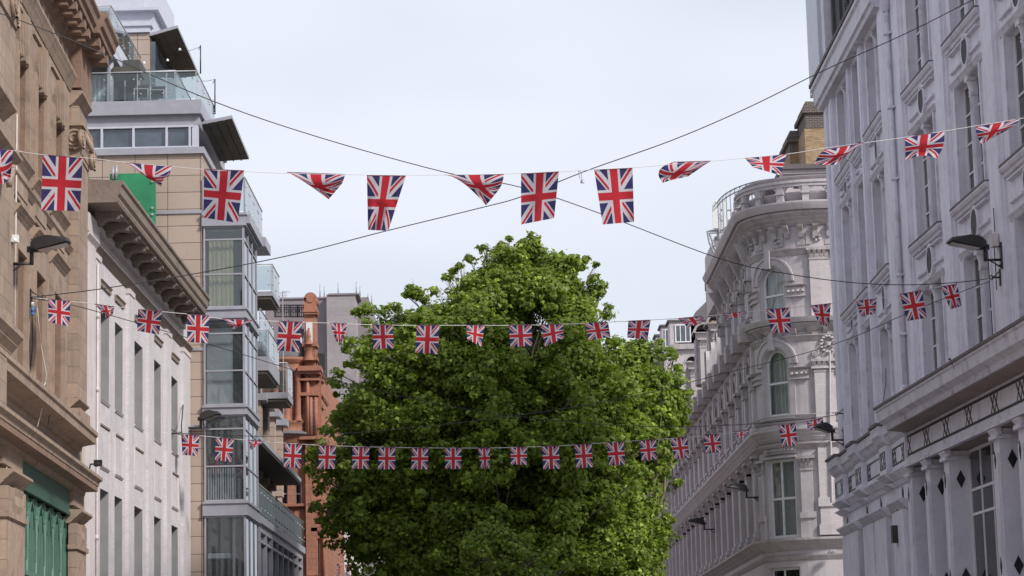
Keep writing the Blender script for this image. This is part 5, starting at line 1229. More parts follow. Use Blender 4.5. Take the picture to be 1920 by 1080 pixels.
# mobile-phone antennas on a bracket at the corner building's roof
def antenna():
    Y = 117.0; t = thing('mobile_antenna_mast', 'three pale upright panel antennas on a grey steel bracket above the corner roof', 'antenna', at(1365, 440, Y))
    for (x, y0, y1) in ((1341, 381, 428), (1359, 378, 427), (1377, 390, 428)):
        b = MB(); pb(b, Y, x-4.5, x+4.5, y0, y1, -.16, .0)
        b.cyl(at(x+2, y0-6, Y+.1), at(x, y0, Y+.1), .03, .05, 6); b.build('panel', M['plastic'], t)
    b = MB()
    for P in ([(1328, 433), (1382, 430)], [(1330, 437), (1384, 434)], [(1326, 433), (1330, 455), (1342, 482)], [(1330, 436), (1345, 480)], [(1355, 430), (1362, 444), (1380, 442)], [(1350, 394), (1370, 394)], [(1350, 414), (1370, 414)], [(1335, 460), (1345, 460)]):
        b.tube([at(x, y, Y+.15) for x, y in P], .05)
    for x in (1341, 1359, 1377): b.tube([at(x, 392, Y+.2), at(x, 436, Y+.2)], .035)
    b.build('bracket', M['iron'], t)
antenna()
def build_far_right():
    Y = 170.0; t = thing('dormer_building', 'distant pale building with box dormers on its roof, left of the corner building', 'building', (14, 178, 0))
    b = MB(); pb(b, Y, 1262, 1335, 655, 1500, -1.5, 0, 2); pb(b, Y, 1258, 1338, 645, 655, -1.5, .3, 1)
    S = Fr(0, 0, (0, 1), (-1, 0)); x0 = at(1262, 700, Y)[0]
    b.box(S, Y+.1, Y+50, -22, -x0-.1, 0, at(1262, 690, Y)[2]); b.prof(S, [(-x0-.2, 23.6), (-x0+.35, 23.9), (-x0+.4, 24.3), (-x0-.2, 24.4)], Y+.1, Y+50, 1)
    b.build('wall', [M['kwall'], M['ktrim'], M['kbrick']], t)
    r = MB(); z0 = at(1300, 650, Y)[2]; r.prof(S, [(-x0-.3, z0), (-x0-1.8, z0+2.6), (-x0-3.6, z0+4.3), (-22, z0+4.3), (-22, z0)], Y+1, Y+50); r.build('roof', M['slate'], t)
    for i, (x0_, x1_, yt, yb, Yd) in enumerate(((1255, 1297, 600, 652, 171), (1240, 1262, 609, 660, 179), (1230, 1246, 627, 670, 187), (1222, 1236, 643, 680, 195))):
        f = front(Yd); a, c = at(x0_, yt, Yd)[0], at(x1_, yt, Yd)[0]; zt, zb = at(x0_, yt, Yd)[2], at(x0_, yb, Yd)[2]
        d = MB(); d.box(f, a, c+1.2, -2.2, 0, zb, zt-.12, 0); d.box(f, a-.15, c+1.2, -2.4, .15, zt-.12, zt, 1)
        d.build('dormer', [M['kwall'], M['ledge']], t)
        if c-a > .7: window(t, f, a+.2*(c-a)+.05, c-.1, zb+.35, zt-.35, .01, M['frame_w'], M['pane_blue'], 3 if i == 0 else 1, (), fw=.08)
    return t
build_far_right()

# ================================================================== trees
def leaf_mat(name, c0, c1):
    m, nt, out = newmat(name)
    uv = nt.nodes.new('ShaderNodeUVMap').outputs[0]; sp = nt.nodes.new('ShaderNodeSeparateXYZ'); nt.links.new(uv, sp.inputs[0])
    c = mixc(nt, sp.outputs[0], c0, c1); c = mixc(nt, math_(nt, 'GREATER_THAN', sp.outputs[1], .93), c, tuple(x*1.8 for x in c1))
    d = nt.nodes.new('ShaderNodeBsdfPrincipled'); d.inputs['Roughness'].default_value = .5; d.inputs['Specular IOR Level'].default_value = .35; nt.links.new(c, d.inputs['Base Color'])
    t = nt.nodes.new('ShaderNodeBsdfTranslucent'); ct = mixc(nt, 1.0, c, (1.5, 1.6, .5), 'MULTIPLY'); nt.links.new(ct, t.inputs[0])
    ms = nt.nodes.new('ShaderNodeMixShader'); ms.inputs[0].default_value = .45; nt.links.new(d.outputs[0], ms.inputs[1]); nt.links.new(t.outputs[0], ms.inputs[2]); nt.links.new(ms.outputs[0], out.inputs[0]); return m
M['leaf'] = leaf_mat('plane_leaf', (.108, .162, .02), (.215, .285, .048))
M['bark'] = masonry('plane_bark', (.20, .17, .13), dirt=(.08, .07, .06), dirt_amt=.7, streak=.4, bump=.7)
def leaves_mesh(name, centres, radii, per, size, root, mat, flat=.7):
    C = []; Nn = []
    for (c, r, n) in zip(centres, radii, per):
        d = rng.normal(size=(n, 3)); d /= np.linalg.norm(d, axis=1)[:, None]
        rad = r*(.35+.65*rng.random(n)**.45)*(1+.35*rng.normal(size=n)*.5)
        p = d*rad[:, None]; p[:, 2] *= flat
        C.append(p+np.array(c)); nn = d*.8+rng.normal(size=(n, 3))*.42+np.array([.05, -.2, .55]); Nn.append(nn/np.linalg.norm(nn, axis=1)[:, None])
    C = np.concatenate(C); Nn = np.concatenate(Nn); n = len(C)
    t = np.cross(Nn, rng.normal(size=(n, 3))); t /= np.linalg.norm(t, axis=1)[:, None]; b = np.cross(Nn, t)
    s = (size*(.65+.7*rng.random(n)))[:, None]
    loc = [(0, 0, 0), (-.55, .3, -.14), (-.24, .55, .0), (0, 1, -.12), (.24, .55, .0), (.55, .3, -.14)]
    V = np.stack([C+(t*x+b*(y-.5)+Nn*z)*s for x, y, z in loc], 1).reshape(-1, 3)-np.array(root.location)
    base = (np.arange(n)*6)[:, None]; tri = np.array([[0, 1, 2, 3], [0, 3, 4, 5]])
    Fc = (base[:, None, :]+tri[None]).reshape(-1)
    me = bpy.data.meshes.new(name); me.vertices.add(len(V)); me.vertices.foreach_set('co', V.astype(np.float32).reshape(-1))
    nf = n*2; me.loops.add(nf*4); me.loops.foreach_set('vertex_index', Fc.astype(np.int32))
    me.polygons.add(nf); me.polygons.foreach_set('loop_start', np.arange(nf, dtype=np.int32)*4)
    try: me.polygons.foreach_set('loop_total', np.full(nf, 4, dtype=np.int32))
    except Exception: pass
    u = me.uv_layers.new(name='UVMap'); rr = np.repeat(rng.random((n, 2)), 8, axis=0).astype(np.float32); u.data.foreach_set('uv', rr.reshape(-1))
    me.materials.append(mat); me.update(); me.validate()
    o = bpy.data.objects.new(name, me); COL.objects.link(o); o.parent = root; return o
def tree(name, label, base, Y, rows, nclump, per, size, extra=(), depth=.85, dx=0, rmin=.45, rmax=1.0, tr=.42):
    # rows: (py, px_left, px_right) silhouette rows read at distance Y
    t = thing(name, label, 'tree', base, 'plane trees in the street')
    prof = sorted([(at(950, py, Y)[2], at(xl, py, Y)[0], at(xr, py, Y)[0]) for py, xl, xr in rows])
    zs = np.array([p[0] for p in prof]); xl = np.array([p[1] for p in prof]); xr = np.array([p[2] for p in prof])
    zz = rng.uniform(zs[0], zs[-1], 40000); wl, wr = np.interp(zz, zs, xl), np.interp(zz, zs, xr)
    keep = rng.random(len(zz)) < (wr-wl)/max(xr-xl)
    zz, wl, wr = zz[keep], wl[keep], wr[keep]
    cs = []; rs = []; ps = []
    from mathutils import noise as mn
    i = -1
    while len(cs) < nclump and i < len(zz)-nclump-10:
        i += 1
        z, a, b = zz[i], wl[i], wr[i]; r = rng.uniform(rmin, rmax); hw = (b-a)/2; r = min(r, hw*.55)
        an = rng.uniform(0, 2*math.pi); q = (rng.random()**.36) if rng.random() < .85 else rng.random()
        # the surface undulates: lobes
        lob = 1-.13*(math.sin(an*5+z*1.3)*.5+.5)
        x = (a+b)/2+(hw-r*.8)*q*math.cos(an)*(1 if abs(math.cos(an)) > .8 else lob); y = Y+(hw*depth*(.45+.55*min(1, max(0, (z-4)/8.5)))-r*.8)*q*math.sin(an)*lob
        if mn.noise(Vector((x, y, z*1.25))*.42+Vector((3.1, 7.7, 1.9)))+.35*mn.noise(Vector((x, y, z))*.95) < -.30+.18*max(0, (z-zs[0])/(zs[-1]-zs[0]))**4: continue
        cs.append((x+dx, y, z)); rs.append(r); ps.append(int(per*(r/.75)**2*rng.uniform(.5, 1.3)))
    for i in range(nclump//5):       # loose sprigs that break the outline
        k_ = len(zz)-1-i; z, a, b = zz[k_], wl[k_], wr[k_]; hw = (b-a)/2; an = rng.uniform(0, 2*math.pi); q = rng.uniform(.93, 1.07); r = rng.uniform(.16, .34)
        cs.append(((a+b)/2+hw*q*math.cos(an)+dx, Y+hw*depth*q*math.sin(an), z+rng.uniform(-.3, .3))); rs.append(r); ps.append(int(rng.uniform(18, 45)))
    nb_ = len(cs)
    for (px, py, r, dy, n) in extra:
        c = at(px, py, Y+dy); cs.append(c); rs.append(r); ps.append(n)
    # trunk and limbs
    tb = MB(); bx, by, _ = base; ztop = zs[-1]
    P = [(bx, by, 0)]; k = 9
    for i in range(1, k+1): P.append((bx+.35*math.sin(i*1.3)+((xl.mean()+xr.mean())/2-bx)*.5*i/k, by+.3*math.cos(i*1.7), ztop*.86*i/k))
    for i in range(k): tb.cyl(P[i], P[i+1], tr*(1-i/k)**.8+.03, tr*(1-(i+1)/k)**.8+.03, 10, 0, False)
    idx = rng.permutation(len(cs))[:260]
    for j in list(idx)+list(range(nb_, len(cs))):
        c = Vector(cs[j]); s0 = min(k-1, max(2, int((c.z*.72)/(ztop*.86)*k))); s = Vector(P[s0]); mid = s.lerp(c, .5)+Vector((rng.uniform(-.4, .4), rng.uniform(-.4, .4), rng.uniform(-.1, .7)))
        r0 = (.10 if j in idx[:40] else .05)*min(1, tr/.3)
        tb.cyl(s, mid, r0, r0*.6, 6, 0, False); tb.cyl(mid, c, r0*.6, .012, 5, 0, False)
        for q in range(4):
            e = c+Vector(rng.normal(size=3))*rs[j]*.55; tb.cyl(mid.lerp(c, .75), e, .014, .005, 4, 0, False)
    tb.build('trunk', M['bark'], t)
    leaves_mesh('crown', cs, rs, ps, size, t, M['leaf'])
    return t
rows = [(440, 990, 998), (456, 965, 1012), (475, 925, 1045), (500, 890, 1082), (535, 855, 1105), (570, 815, 1115), (588, 745, 1122), (602, 690, 1128), (620, 668, 1135), (660, 650, 1150), (700, 638, 1172), (740, 630, 1205), (790, 618, 1225), (850, 600, 1235), (900, 600, 1225), (950, 605, 1215), (1000, 625, 1230), (1080, 660, 1240), (1180, 720, 1200), (1230, 820, 1100)]
ex = [(778, 548, .42, -1, 150), (768, 540, .25, -1, 60), (795, 560, .25, -1, 50), (760, 552, .2, -1, 30), (995, 440, .2, 0, 36), (1000, 448, .15, 0, 20), (985, 455, .28, 0, 60), (930, 470, .3, 0, 60), (942, 462, .2, 0, 30), (1050, 478, .25, 0, 45), (1095, 488, .2, 0, 35), (815, 545, .3, 0, 60), (838, 520, .25, 0, 45), (850, 508, .2, 0, 30), (720, 582, .35, 0, 80), (742, 575, .3, 0, 60), (1130, 548, .2, 0, 30), (1140, 575, .22, 0, 40), (1075, 487, .34, -1, 90), (1088, 500, .3, -1, 70), (1100, 484, .18, -1, 28), (1118, 495, .16, -1, 24), (1125, 535, .3, 0, 80), (1112, 520, .25, 0, 60), (1118, 550, .35, 0, 90), (906, 466, .28, 0, 60), (860, 500, .25, 0, 45), (880, 484, .25, 0, 50), (1010, 470, .35, 0, 80),
      (672, 585, .35, 0, 90), (690, 578, .4, 0, 110), (650, 655, .3, 0, 60), (632, 700, .3, 0, 60), (624, 715, .25, 0, 50), (655, 640, .4, 0, 80), (598, 850, .5, -1, 120), (588, 842, .3, -1, 70), (582, 880, .35, -1, 90), (605, 900, .5, -1, 120), (592, 950, .35, -1, 80), (605, 975, .3, -1, 80), (620, 990, .4, -1, 120), (645, 960, .5, -1, 140), (660, 985, .5, -1, 140),
      (1140, 590, .35, 0, 80), (1150, 640, .4, 0, 90), (1158, 660, .35, 0, 80), (955, 446, .2, 0, 30), (940, 460, .28, 0, 60), (600, 868, .4, -1, 90), (577, 858, .2, -1, 35)]
tree('plane_tree', 'tall leafy green plane tree filling the middle of the street', (.25, 98, 0), 98.0, rows, 1850, 350, .18, ex, rmin=.3, rmax=.95)
rows = [(632, 1200, 1225), (655, 1170, 1250), (690, 1150, 1275), (730, 1150, 1285), (780, 1150, 1292), (830, 1145, 1275), (880, 1150, 1262), (940, 1150, 1245), (1000, 1150, 1262), (1080, 1150, 1240), (1160, 1180, 1230)]
ex = [(1205, 640, .35, 0, 70), (1180, 655, .3, 0, 60), (1235, 655, .35, 0, 70), (1262, 668, .3, 0, 60), (1270, 905, .3, 0, 50), (1250, 995, .35, 0, 70), (1240, 880, .4, 0, 80), (1285, 770, .3, 0, 60), (1292, 735, .22, 0, 35)]
tree('plane_tree', 'lower darker plane tree beside the corner building, right of the tall tree', (6.0, 102, 0), 102.0, rows, 500, 350, .18, ex, depth=1.0, rmin=.28, rmax=.85)
rows = [(978, 895, 915), (1000, 880, 960), (1030, 865, 1010), (1060, 860, 1040), (1100, 850, 1060), (1160, 860, 1050), (1210, 900, 1000)]
ex = [(905, 985, .25, 0, 60), (915, 1000, .3, 0, 70), (985, 1010, .3, 0, 60), (1030, 1040, .35, 0, 70), (1060, 1060, .3, 0, 60)]
tree('plane_tree', 'small bright green young tree in front of the tall tree at the bottom', (.3, 87, 0), 87.0, rows, 150, 330, .165, ex, depth=.8, rmin=.3, rmax=.6, tr=.1)

# ================================================================== strings, wires
def interp_course(px, Ya, Yb):
    x0, x1 = px[0][0], px[-1][0]; out = []
    # densify with Catmull-Rom for a smooth sag
    P = [np.array(p, float) for p in px]; P = [2*P[0]-P[1]]+P+[2*P[-1]-P[-2]]
    for i in range(1, len(P)-2):
        for k in range(6):
            s = k/6; a, b, c, d = P[i-1], P[i], P[i+1], P[i+2]
            out.append(.5*((2*b)+(c-a)*s+(2*a-5*b+4*c-d)*s*s+(3*b-a-3*c+d)*s**3))
    out.append(P[-2])
    return [at(p[0], p[1], Ya+(Yb-Ya)*(p[0]-x0)/(x1-x0)) for p in out]
def cable(name, label, cat, px, Ya, Yb, r, mat, group=None):
    m = MB(); m.tube(interp_course(px, Ya, Yb), r, 5); return tag(m.build(name, mat), label, cat, group)
ST1 = [(-316, 232), (-60, 272), (30, 283), (80, 290), (160, 296), (240, 305), (320, 312), (400, 319), (490, 323), (540, 325), (690, 328), (835, 328), (945, 326), (1050, 322), (1115, 318), (1190, 314), (1240, 310), (1335, 302), (1400, 296), (1475, 289), (1540, 279), (1620, 268), (1700, 257), (1770, 246), (1830, 236), (1910, 223), (2100, 185), (2640, 60)]
ST2 = [(62, 558), (90, 561), (132, 565), (180, 570), (259, 580), (351, 589), (418, 598), (478, 601), (540, 603), (620, 606), (700, 609), (781, 610), (875, 610), (960, 610), (1056, 608), (1140, 604), (1220, 600), (1310, 594), (1400, 585), (1480, 577), (1558, 569), (1645, 560), (1729, 544), (1795, 532), (1868, 519)]
ST3 = [(330, 813), (374, 817), (439, 823), (497, 828), (566, 833), (630, 836), (741, 839), (834, 840), (919, 840), (988, 838), (1048, 836), (1109, 832), (1170, 828), (1230, 824), (1288, 820), (1350, 814), (1405, 807), (1460, 798), (1513, 789), (1578, 775)]
Yat = lambda S, x, a, b: a+(b-a)*(x-S[0][0])/(S[-1][0]-S[0][0])
cable('bunting_string', 'thin pale cord of the nearest top flag string across the sky', 'cord', ST1, 35, 35, .0045, M['rope'], 'bunting cords')
cable('bunting_string', 'thin cord of the middle flag string crossing in front of the tree top', 'cord', ST2, 54, 58.7, .007, M['rope'], 'bunting cords')
cable('bunting_string', 'thin pale cord of the lowest flag string across the dark tree', 'cord', ST3, 81.8, 82.6, .010, M['rope'], 'bunting cords')
cable('bunting_string', 'distant short flag cord under the tree beside the red building', 'cord', [(612, 1056), (640, 1058), (680, 1061), (720, 1062)], 128, 128, .012, M['rope'], 'bunting cords')
g = 'black span cables over the street'
cable('span_cable', 'black cable falling from the top left corner to the right lamp hook', 'cable', [(-60, 5), (0, 25), (100, 62), (190, 99), (400, 190), (600, 258), (830, 322), (980, 352), (1130, 402), (1350, 485), (1480, 514), (1600, 530), (1700, 534), (1800, 529), (1870, 520)], 46, 58.6, .011, M['wire'], g)
cable('span_cable', 'black cable falling from the top right corner to the left stone building', 'cable', [(1900, -35), (1820, 2), (1700, 62), (1545, 132), (1400, 203), (1260, 263), (1100, 320), (980, 368), (900, 390), (720, 434), (560, 475), (400, 507), (200, 540), (64, 557)], 57, 54, .012, M['wire'], g)
cable('span_cable', 'thin dark cable sloping from the left hook down to the far right hook', 'cable', [(64, 560), (140, 573), (300, 618), (450, 663), (600, 708), (750, 742), (880, 768), (960, 779), (1060, 791), (1200, 799), (1350, 798), (1480, 789), (1578, 777)], 54, 82.6, .010, M['wire'], g)
cable('span_cable', 'thin dark cable sloping from the right hook down to the far left hook', 'cable', [(1870, 523), (1800, 548), (1700, 588), (1600, 632), (1500, 665), (1350, 702), (1200, 740), (1000, 775), (755, 804), (600, 815), (480, 818), (332, 812)], 58.6, 81.8, .010, M['wire'], g)
bracket('small wall hook holding the cords on the sandstone wall', FS, FS.uz(56, 558)[0], FS.uz(56, 558)[1], .3)
bracket('black wall hook under the big right lamp', FW, FW.uz(1876, 520)[0], FW.uz(1876, 520)[1], .22)
bracket('small wall hook at the far end of the cream building', FC, FC.uz(320, 813)[0], FC.uz(320, 813)[1], .3)
bracket('black wall hook at the far end of the white building', FW2, FW2.uz(1583, 775)[0], FW2.uz(1583, 775)[1], .25)
# connector hanging on the upper string, socket on the left
def hanging(label, px, py, Y):
    c = at(px, py, Y); t = MB(); t.tube([c, (c[0]+.01, c[1], c[2]-.1), (c[0]+.02, c[1], c[2]-.13)], .007); t.tube([c, (c[0]+.04, c[1], c[2]-.03), (c[0]+.045, c[1], c[2]-.14)], .006)
    t.cyl((c[0]+.045, c[1], c[2]-.14), (c[0]+.045, c[1], c[2]-.17), .012, .022, 8); t.lathe((c[0]+.05, c[1], c[2]-.2), [(0, 0), (.03, .005), (.03, .025), (.01, .035)], 8)
    return tag(t.build('cable_clip', M['iron']), label, 'cable clip')
hanging('small grey clip dangling from the top cord between two flags, right of centre', 1085, 319, 35)
c = at(61, 575, 54.2); m = MB(); m.cyl((c[0], c[1], c[2]), (c[0], c[1], c[2]-.14), .045, .045, 10, 0); m.cyl((c[0], c[1], c[2]+.10), c, .03, .04, 10, 1); m.cyl((c[0], c[1], c[2]-.14), (c[0], c[1], c[2]-.2), .05, .03, 10, 0)
tag(m.build('power_connector', [M['bluepl'], M['plastic']]), 'blue and white power connector hanging by the sandstone wall', 'connector')

# ================================================================== flags
NUM = ['first', 'second', 'third', 'fourth', 'fifth', 'sixth', 'seventh', 'eighth', 'ninth', 'tenth', 'eleventh', 'twelfth', 'thirteenth', 'fourteenth', 'fifteenth', 'sixteenth', 'seventeenth', 'eighteenth', 'nineteenth', 'twentieth', 'twenty-first', 'twenty-second']
def quad_interp(p0, p1, p2, s): return p0*(2*(s-.5)*(s-1))+p1*(-4*s*(s-1))+p2*(2*s*(s-.5))
def flag(label, group, Y, TL, TR, BR, BL, W_=.58, H_=.80, mid=None, sgn=1, rip=None, ph=0., shear=0.):
    # corner pixels give where the fabric hangs; missing length swings towards or away from the street's end
    T = [np.array(TL, float), None, np.array(TR, float)]; T[1] = (T[0]+T[2])/2
    Bt = [np.array(BL, float), None, np.array(BR, float)]; Bt[1] = (Bt[0]+Bt[2])/2
    Md = [(T[i]+Bt[i])/2 for i in range(3)]
    if mid:
        for k, v in mid.items(): (Md if k[0] == 'm' else Bt if k[0] == 'b' else T)[int(k[1])] = np.array(v, float)
    nu, nv = 16, 20; sc = F/Y; G = {}
    def col3(i):      # depth of the middle and bottom for column i
        l1 = np.linalg.norm(Md[i]-T[i])/sc; l2 = np.linalg.norm(Bt[i]-Md[i])/sc; h = H_/2
        d1 = math.sqrt(max(0, h*h-min(l1, h)**2)); d2 = math.sqrt(max(0, h*h-min(l2, h)**2)); return d1*sgn, (d1+(-d2 if mid else d2))*sgn
    Dc = [col3(i) for i in range(3)]
    m = MB(); wdt = [np.linalg.norm(Tx[2]-Tx[0])/sc for Tx in (T, Md, Bt)]
    for j in range(nv+1):
        s = j/nv
        for i in range(nu+1):
            u = i/nu
            row = [quad_interp(T[k], Md[k], Bt[k], s) for k in range(3)]; p = quad_interp(row[0], row[1], row[2], u)
            d = [quad_interp(0., Dc[k][0], Dc[k][1], s) for k in range(3)]; dd = quad_interp(d[0], d[1], d[2], u)
            wr = quad_interp(wdt[0], wdt[1], wdt[2], s); lack = max(0., 1-wr/W_)
            amp = (.010+.16*lack)*min(1, s*1.6)+(rip or 0)*s
            dd += amp*math.sin(u*math.pi*(2.2 if lack < .25 else 3.4)+ph+s*1.3)+.014*math.sin(s*5+ph*2)+.012*s*math.sin(u*9+s*4+ph*3)+.010*math.sin((u+s)*7+ph)
            q = at(p[0], p[1], Y+dd); G[i, j] = q
    for j in range(nv):
        for i in range(nu):
            m.face([G[i, j], G[i+1, j], G[i+1, j+1], G[i, j+1]], [(i/nu, 1-j/nv), ((i+1)/nu, 1-j/nv), ((i+1)/nu, 1-(j+1)/nv), (i/nu, 1-(j+1)/nv)], 0, True)
    # hem sleeve round the cord
    m.tube([G[i, 0] for i in range(0, nu+1, 2)], .006*Y/35, 5)
    o = m.build('bunting_flag', M['flag']); return tag(o, label, 'flag', group)
row1 = [  # TL TR BR BL, note, options
 ((-50, 274), (24, 282), (20, 332), (-30, 330), 'twisted, cut by the left edge of the picture', dict(mid={'m1': (-5, 318), 'b1': (0, 345)}, sgn=-1)),
 ((80, 290), (155, 296), (150, 396), (77, 394), 'hanging flat over the sandstone wall', {}),
 ((236, 305), (322, 312), (318, 322), (303, 351), 'folded to a point, before the green panel', dict(mid={'m0': (262, 322), 'm1': (283, 334), 'm2': (317, 330), 'b1': (306, 338)})),
 ((383, 317), (458, 320), (446, 418), (381, 408), 'hanging flat beside the top of the glass bays', {}),
 ((538, 323), (647, 327), (640, 346), (616, 374), 'blown into a triangle against the sky', dict(mid={'m0': (572, 342), 'm1': (600, 350), 'm2': (644, 338), 'b1': (628, 360)})),
 ((688, 329), (761, 330), (728, 433), (690, 431), 'tapering downward, left of the tree top', {}),
 ((833, 328), (945, 327), (938, 352), (911, 385), 'blown into a large triangle above the tree', dict(mid={'m0': (868, 343), 'm1': (900, 350), 'm2': (942, 342), 'b1': (924, 370)})),
 ((977, 326), (1048, 322), (1039, 409), (977, 421), 'hanging straight above the tree tip', {}),
 ((1114, 318), (1186, 315), (1189, 416), (1130, 421), 'hanging straight, next to the dangling clip', {}),
 ((1262, 304), (1333, 302), (1290, 331), (1243, 343), 'crumpled sideways and dark red', dict(mid={'m0': (1236, 320), 'm1': (1270, 326), 'm2': (1322, 309), 'b1': (1262, 337)})),
 ((1397, 297), (1475, 289), (1464, 329), (1412, 314), 'blown out flat, left of the chimneys', dict(sgn=-1)),
 ((1545, 281), (1620, 268), (1568, 309), (1526, 308), 'flung sideways in front of the tall chimney', dict(mid={'m0': (1535, 292), 'm1': (1572, 292), 'm2': (1600, 281), 'b1': (1548, 309)})),
 ((1697, 258), (1770, 246), (1756, 297), (1698, 302), 'with a turned-up corner, on the white wall', dict(mid={'m2': (1769, 272), 'b1': (1728, 292)})),
 ((1830, 238), (1911, 223), (1862, 258), (1840, 270), 'crumpled, nearest the right edge', dict(mid={'m0': (1832, 254), 'm1': (1862, 248), 'm2': (1900, 236), 'b1': (1850, 265)}))]
for i, (a, b, c, d, note, o) in enumerate(row1): flag('%s flag along the top string, %s' % (NUM[i], note), 'flags on the nearest top string', 35.0, a, b, c, d, ph=i*1.7, **o)
row2 = [((90, 561), (132, 565), (130, 612), (91, 604), ''), ((178, 570), (215, 575), (211, 590), (200, 598), 'folded small'), ((259, 580), (304, 584), (298, 628), (257, 620), ''), ((351, 589), (393, 592), (390, 644), (351, 641), ''),
 ((418, 597), (478, 601), (460, 606), (438, 618), 'twisted like a bow'), ((523, 602), (567, 604), (560, 660), (519, 657), ''), ((619, 606), (651, 607), (643, 642), (630, 640), 'narrow and folded'), ((698, 609), (736, 610), (739, 652), (700, 655), ''),
 ((781, 610), (824, 610), (821, 664), (779, 661), ''), ((875, 610), (909, 610), (903, 650), (876, 636), 'corner folded'), ((954, 610), (997, 609), (998, 648), (957, 651), ''), ((1014, 609), (1056, 608), (1057, 634), (1022, 650), ''),
 ((1096, 606), (1140, 604), (1145, 632), (1104, 638), ''), ((1178, 602), (1220, 600), (1214, 637), (1176, 633), ''), ((1271, 597), (1318, 593), (1322, 604), (1290, 614), 'blown flat'), ((1355, 589), (1400, 584), (1398, 590), (1362, 600), 'blown up edge-on'),
 ((1436, 581), (1480, 577), (1484, 623), (1447, 624), ''), ((1520, 573), (1558, 569), (1554, 613), (1535, 606), 'narrow below'), ((1605, 565), (1644, 560), (1641, 589), (1613, 592), 'gathered'), ((1687, 552), (1729, 544), (1738, 596), (1701, 602), ''), ((1764, 538), (1795, 532), (1803, 574), (1782, 580), '')]
bk2 = ['on the sandstone wall', 'at the edge of the cream building', 'over the first cream windows', 'under the end of the cream cornice', 'across the glass bay', 'beside the small balconies', 'before the concrete tower', 'at the left edge of the tree', 'on the left of the tree', 'on the middle left of the tree', 'in the middle of the tree', 'right of the tree middle', 'at the right edge of the tree top', 'against the sky right of the tree', 'before the box dormers', 'before the small brick chimney', 'between the two arched windows', 'on the white brick pilaster', 'on the far part of the white wall', 'beside the white downpipe', 'nearest the right lamp']
for i, (a, b, c, d, n) in enumerate(row2):
    fold = {'m1': tuple(((np.array(a)+b)/2*.4+(np.array(c)+d)/2*.6)+np.array([0, 3]))} if n and 'twist' in n else None
    flag('%s flag along the middle string, %s%s' % (NUM[i], (n+', ') if n else '', bk2[i]), 'flags on the middle string', Yat(ST2, a[0], 54, 58.7), a, b, c, d, W_=.55, H_=.68, ph=i*2.1, sgn=1 if i % 3 else -1, mid=fold)
row3 = [((342, 814), (374, 817), (370, 855), (342, 853)), ((405, 820), (439, 823), (434, 866), (403, 863)), ((465, 825), (497, 828), (482, 836), (470, 844)), ((534, 831), (566, 833), (564, 878), (532, 876)), ((598, 835), (630, 836), (628, 879), (597, 879)), ((661, 838), (693, 838), (691, 879), (660, 879)), ((710, 839), (741, 839), (741, 880), (709, 880)), ((772, 840), (803, 840), (802, 880), (771, 880)), ((834, 840), (865, 840), (865, 879), (835, 879)), ((896, 840), (919, 840), (918, 878), (902, 879)), ((957, 839), (988, 838), (988, 871), (958, 871)), ((1016, 837), (1048, 836), (1050, 879), (1019, 880)), ((1077, 834), (1109, 832), (1112, 876), (1081, 878)), ((1137, 830), (1170, 828), (1173, 871), (1143, 873)), ((1199, 826), (1230, 824), (1232, 861), (1203, 864)), ((1257, 822), (1288, 820), (1293, 858), (1265, 861)), ((1318, 816), (1350, 814), (1353, 848), (1324, 850)), ((1376, 809), (1405, 807), (1395, 821), (1384, 823)), ((1460, 798), (1492, 793), (1495, 835), (1467, 838)), ((1513, 790), (1543, 784), (1545, 805), (1514, 806))]
bk3 = ['at the end of the cream building', 'on the glass bay', 'small and folded, before the black canopy', 'between the black canopy and the tree', 'at the left edge of the tree', 'on the left part of the tree', 'close beside the flag to its left', 'left of the tree middle', 'near the middle of the tree', 'narrow and curled, in the tree middle', 'slightly short, in the tree middle', 'right of the tree middle', 'on the right part of the tree', 'long, on the tree near its edge', 'where the tree meets the corner building', 'at the far windows of the corner building', 'on the street side of the corner building', 'small and folded, left of the corner', 'above the tall corner window', 'behind the far lamp']
for i, (a, b, c, d) in enumerate(row3): flag('%s flag along the lowest string, %s' % (NUM[i], bk3[i]), 'flags on the lowest string', Yat(ST3, a[0], 81.8, 82.6), a, b, c, d, W_=.58, H_=.76, ph=i*1.3, sgn=1 if i % 4 else -1)
for i, (a, b, c, d) in enumerate([((622, 1057), (637, 1058), (637, 1079), (625, 1084)), ((646, 1059), (658, 1060), (656, 1070), (650, 1074))]): flag('%s distant flag under the tree beside the red building' % ('larger left' if i == 0 else 'smaller right'), 'distant flags', 128, a, b, c, d, W_=.5, H_=.7, ph=i)

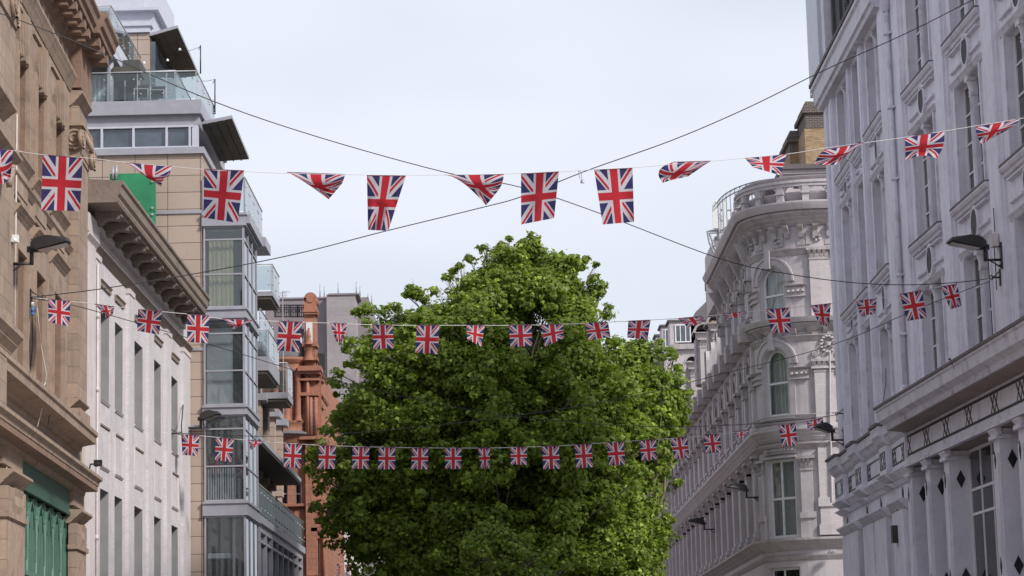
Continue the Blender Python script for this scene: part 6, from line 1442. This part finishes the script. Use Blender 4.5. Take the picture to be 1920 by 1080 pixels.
# ================================================================== lamps and wall devices
u, z = FS.uz(17, 488); floodlight('black floodlight on a bracket on the sandstone wall, left', FS, FS, u, z+.02, .50, .72, .24)
u, z = FW.uz(1879, 487); floodlight('black floodlight on a bracket on the white wall, upper right', FW, FW, u, z+.1, .42, .78, .26)
u, z = FK_u = (FK.L+(11*F/(1434-950))-103.6, at(1434, 932, 11*F/(1434-950))[2]); floodlight('dark floodlight on the street side of the corner building, nearer one', FK, FK, u, z+.1, .6, .75, .3)
Yq = 11*F/(1348-950); floodlight('dark floodlight on the street side of the corner building, farther one', FK, FK, FK.L+Yq-103.6, at(1348, 992, Yq)[2]+.1, .6, .75, .3)
u, z = FW2.uz(1583, 822); floodlight('black floodlight at the far end of the white building behind the last flag', FW2, FW2, u, z+.05, .42, .5, .3)
u, z = FC.uz(352, 806); floodlight('black floodlight at the end of the cream building beside the glass bay', FC, FC, u-.6, z+.1, .55, .6, .3)
def device(name, label, cat, px, py, Y, mat, r=.1):
    c = at(px, py, Y); m = MB(); m.cyl(c, (c[0], c[1]-.25, c[2]-.05), r*.6, r*.5, 10); m.box(front(c[1]), c[0]-r, c[0]+r, -.05, .1, c[2]-.06, c[2]+.1); m.tube([c, (c[0]-.2, c[1], c[2]), (c[0]-.25, c[1], c[2]-.3)], .02)
    return tag(m.build(name, mat), label, cat)
device('security_camera', 'white security camera above the left lamp', 'camera', 28, 450, 51.2, M['plastic'], .08)
device('security_camera', 'dark camera at the end of the shop cornice beside the cream building', 'camera', 184, 870, 62.4, M['black'], .1)
device('floodlight_fitting', 'small grey fitting on the corner building ledge, with a blue clip', 'fitting', 1562, 1035, 100.6, M['iron'], .12)
def pigeon(label, px, py, Y, yaw):
    c = Vector(at(px, py, Y)); m = MB(); ca, sa = math.cos(yaw), math.sin(yaw)
    prof_ = [(-.17, .02, .0), (-.12, .03, .02), (-.05, .055, .05), (.03, .065, .08), (.09, .05, .12), (.12, .032, .17), (.135, .032, .2), (.16, .028, .215), (.185, .006, .205)]
    rings = []
    for (x, r, z_) in prof_: rings.append([c+Vector((ca*x-sa*r*math.cos(k*math.pi/4), sa*x+ca*r*math.cos(k*math.pi/4), z_+.03+r*math.sin(k*math.pi/4))) for k in range(8)])
    for a, b in zip(rings[:-1], rings[1:]):
        for k in range(8): m.face([a[k], a[(k+1) % 8], b[(k+1) % 8], b[k]], None, 0, True)
    m.face(rings[0]); m.face(rings[-1]); 
    for s_ in (-.025, .025): m.cyl(c+Vector((-sa*s_, ca*s_, -.03)), c+Vector((-sa*s_, ca*s_, .06)), .007, .007, 5)
    return tag(m.build('pigeon', M['black']), label, 'bird')
u_, z_ = FW.uz(1790, 688, .85); pw = FW.w(u_, .85, 9.46); pigeon('dark pigeon sitting on the edge of the white shop cornice', *(1790, 690), pw[1], 2.2)
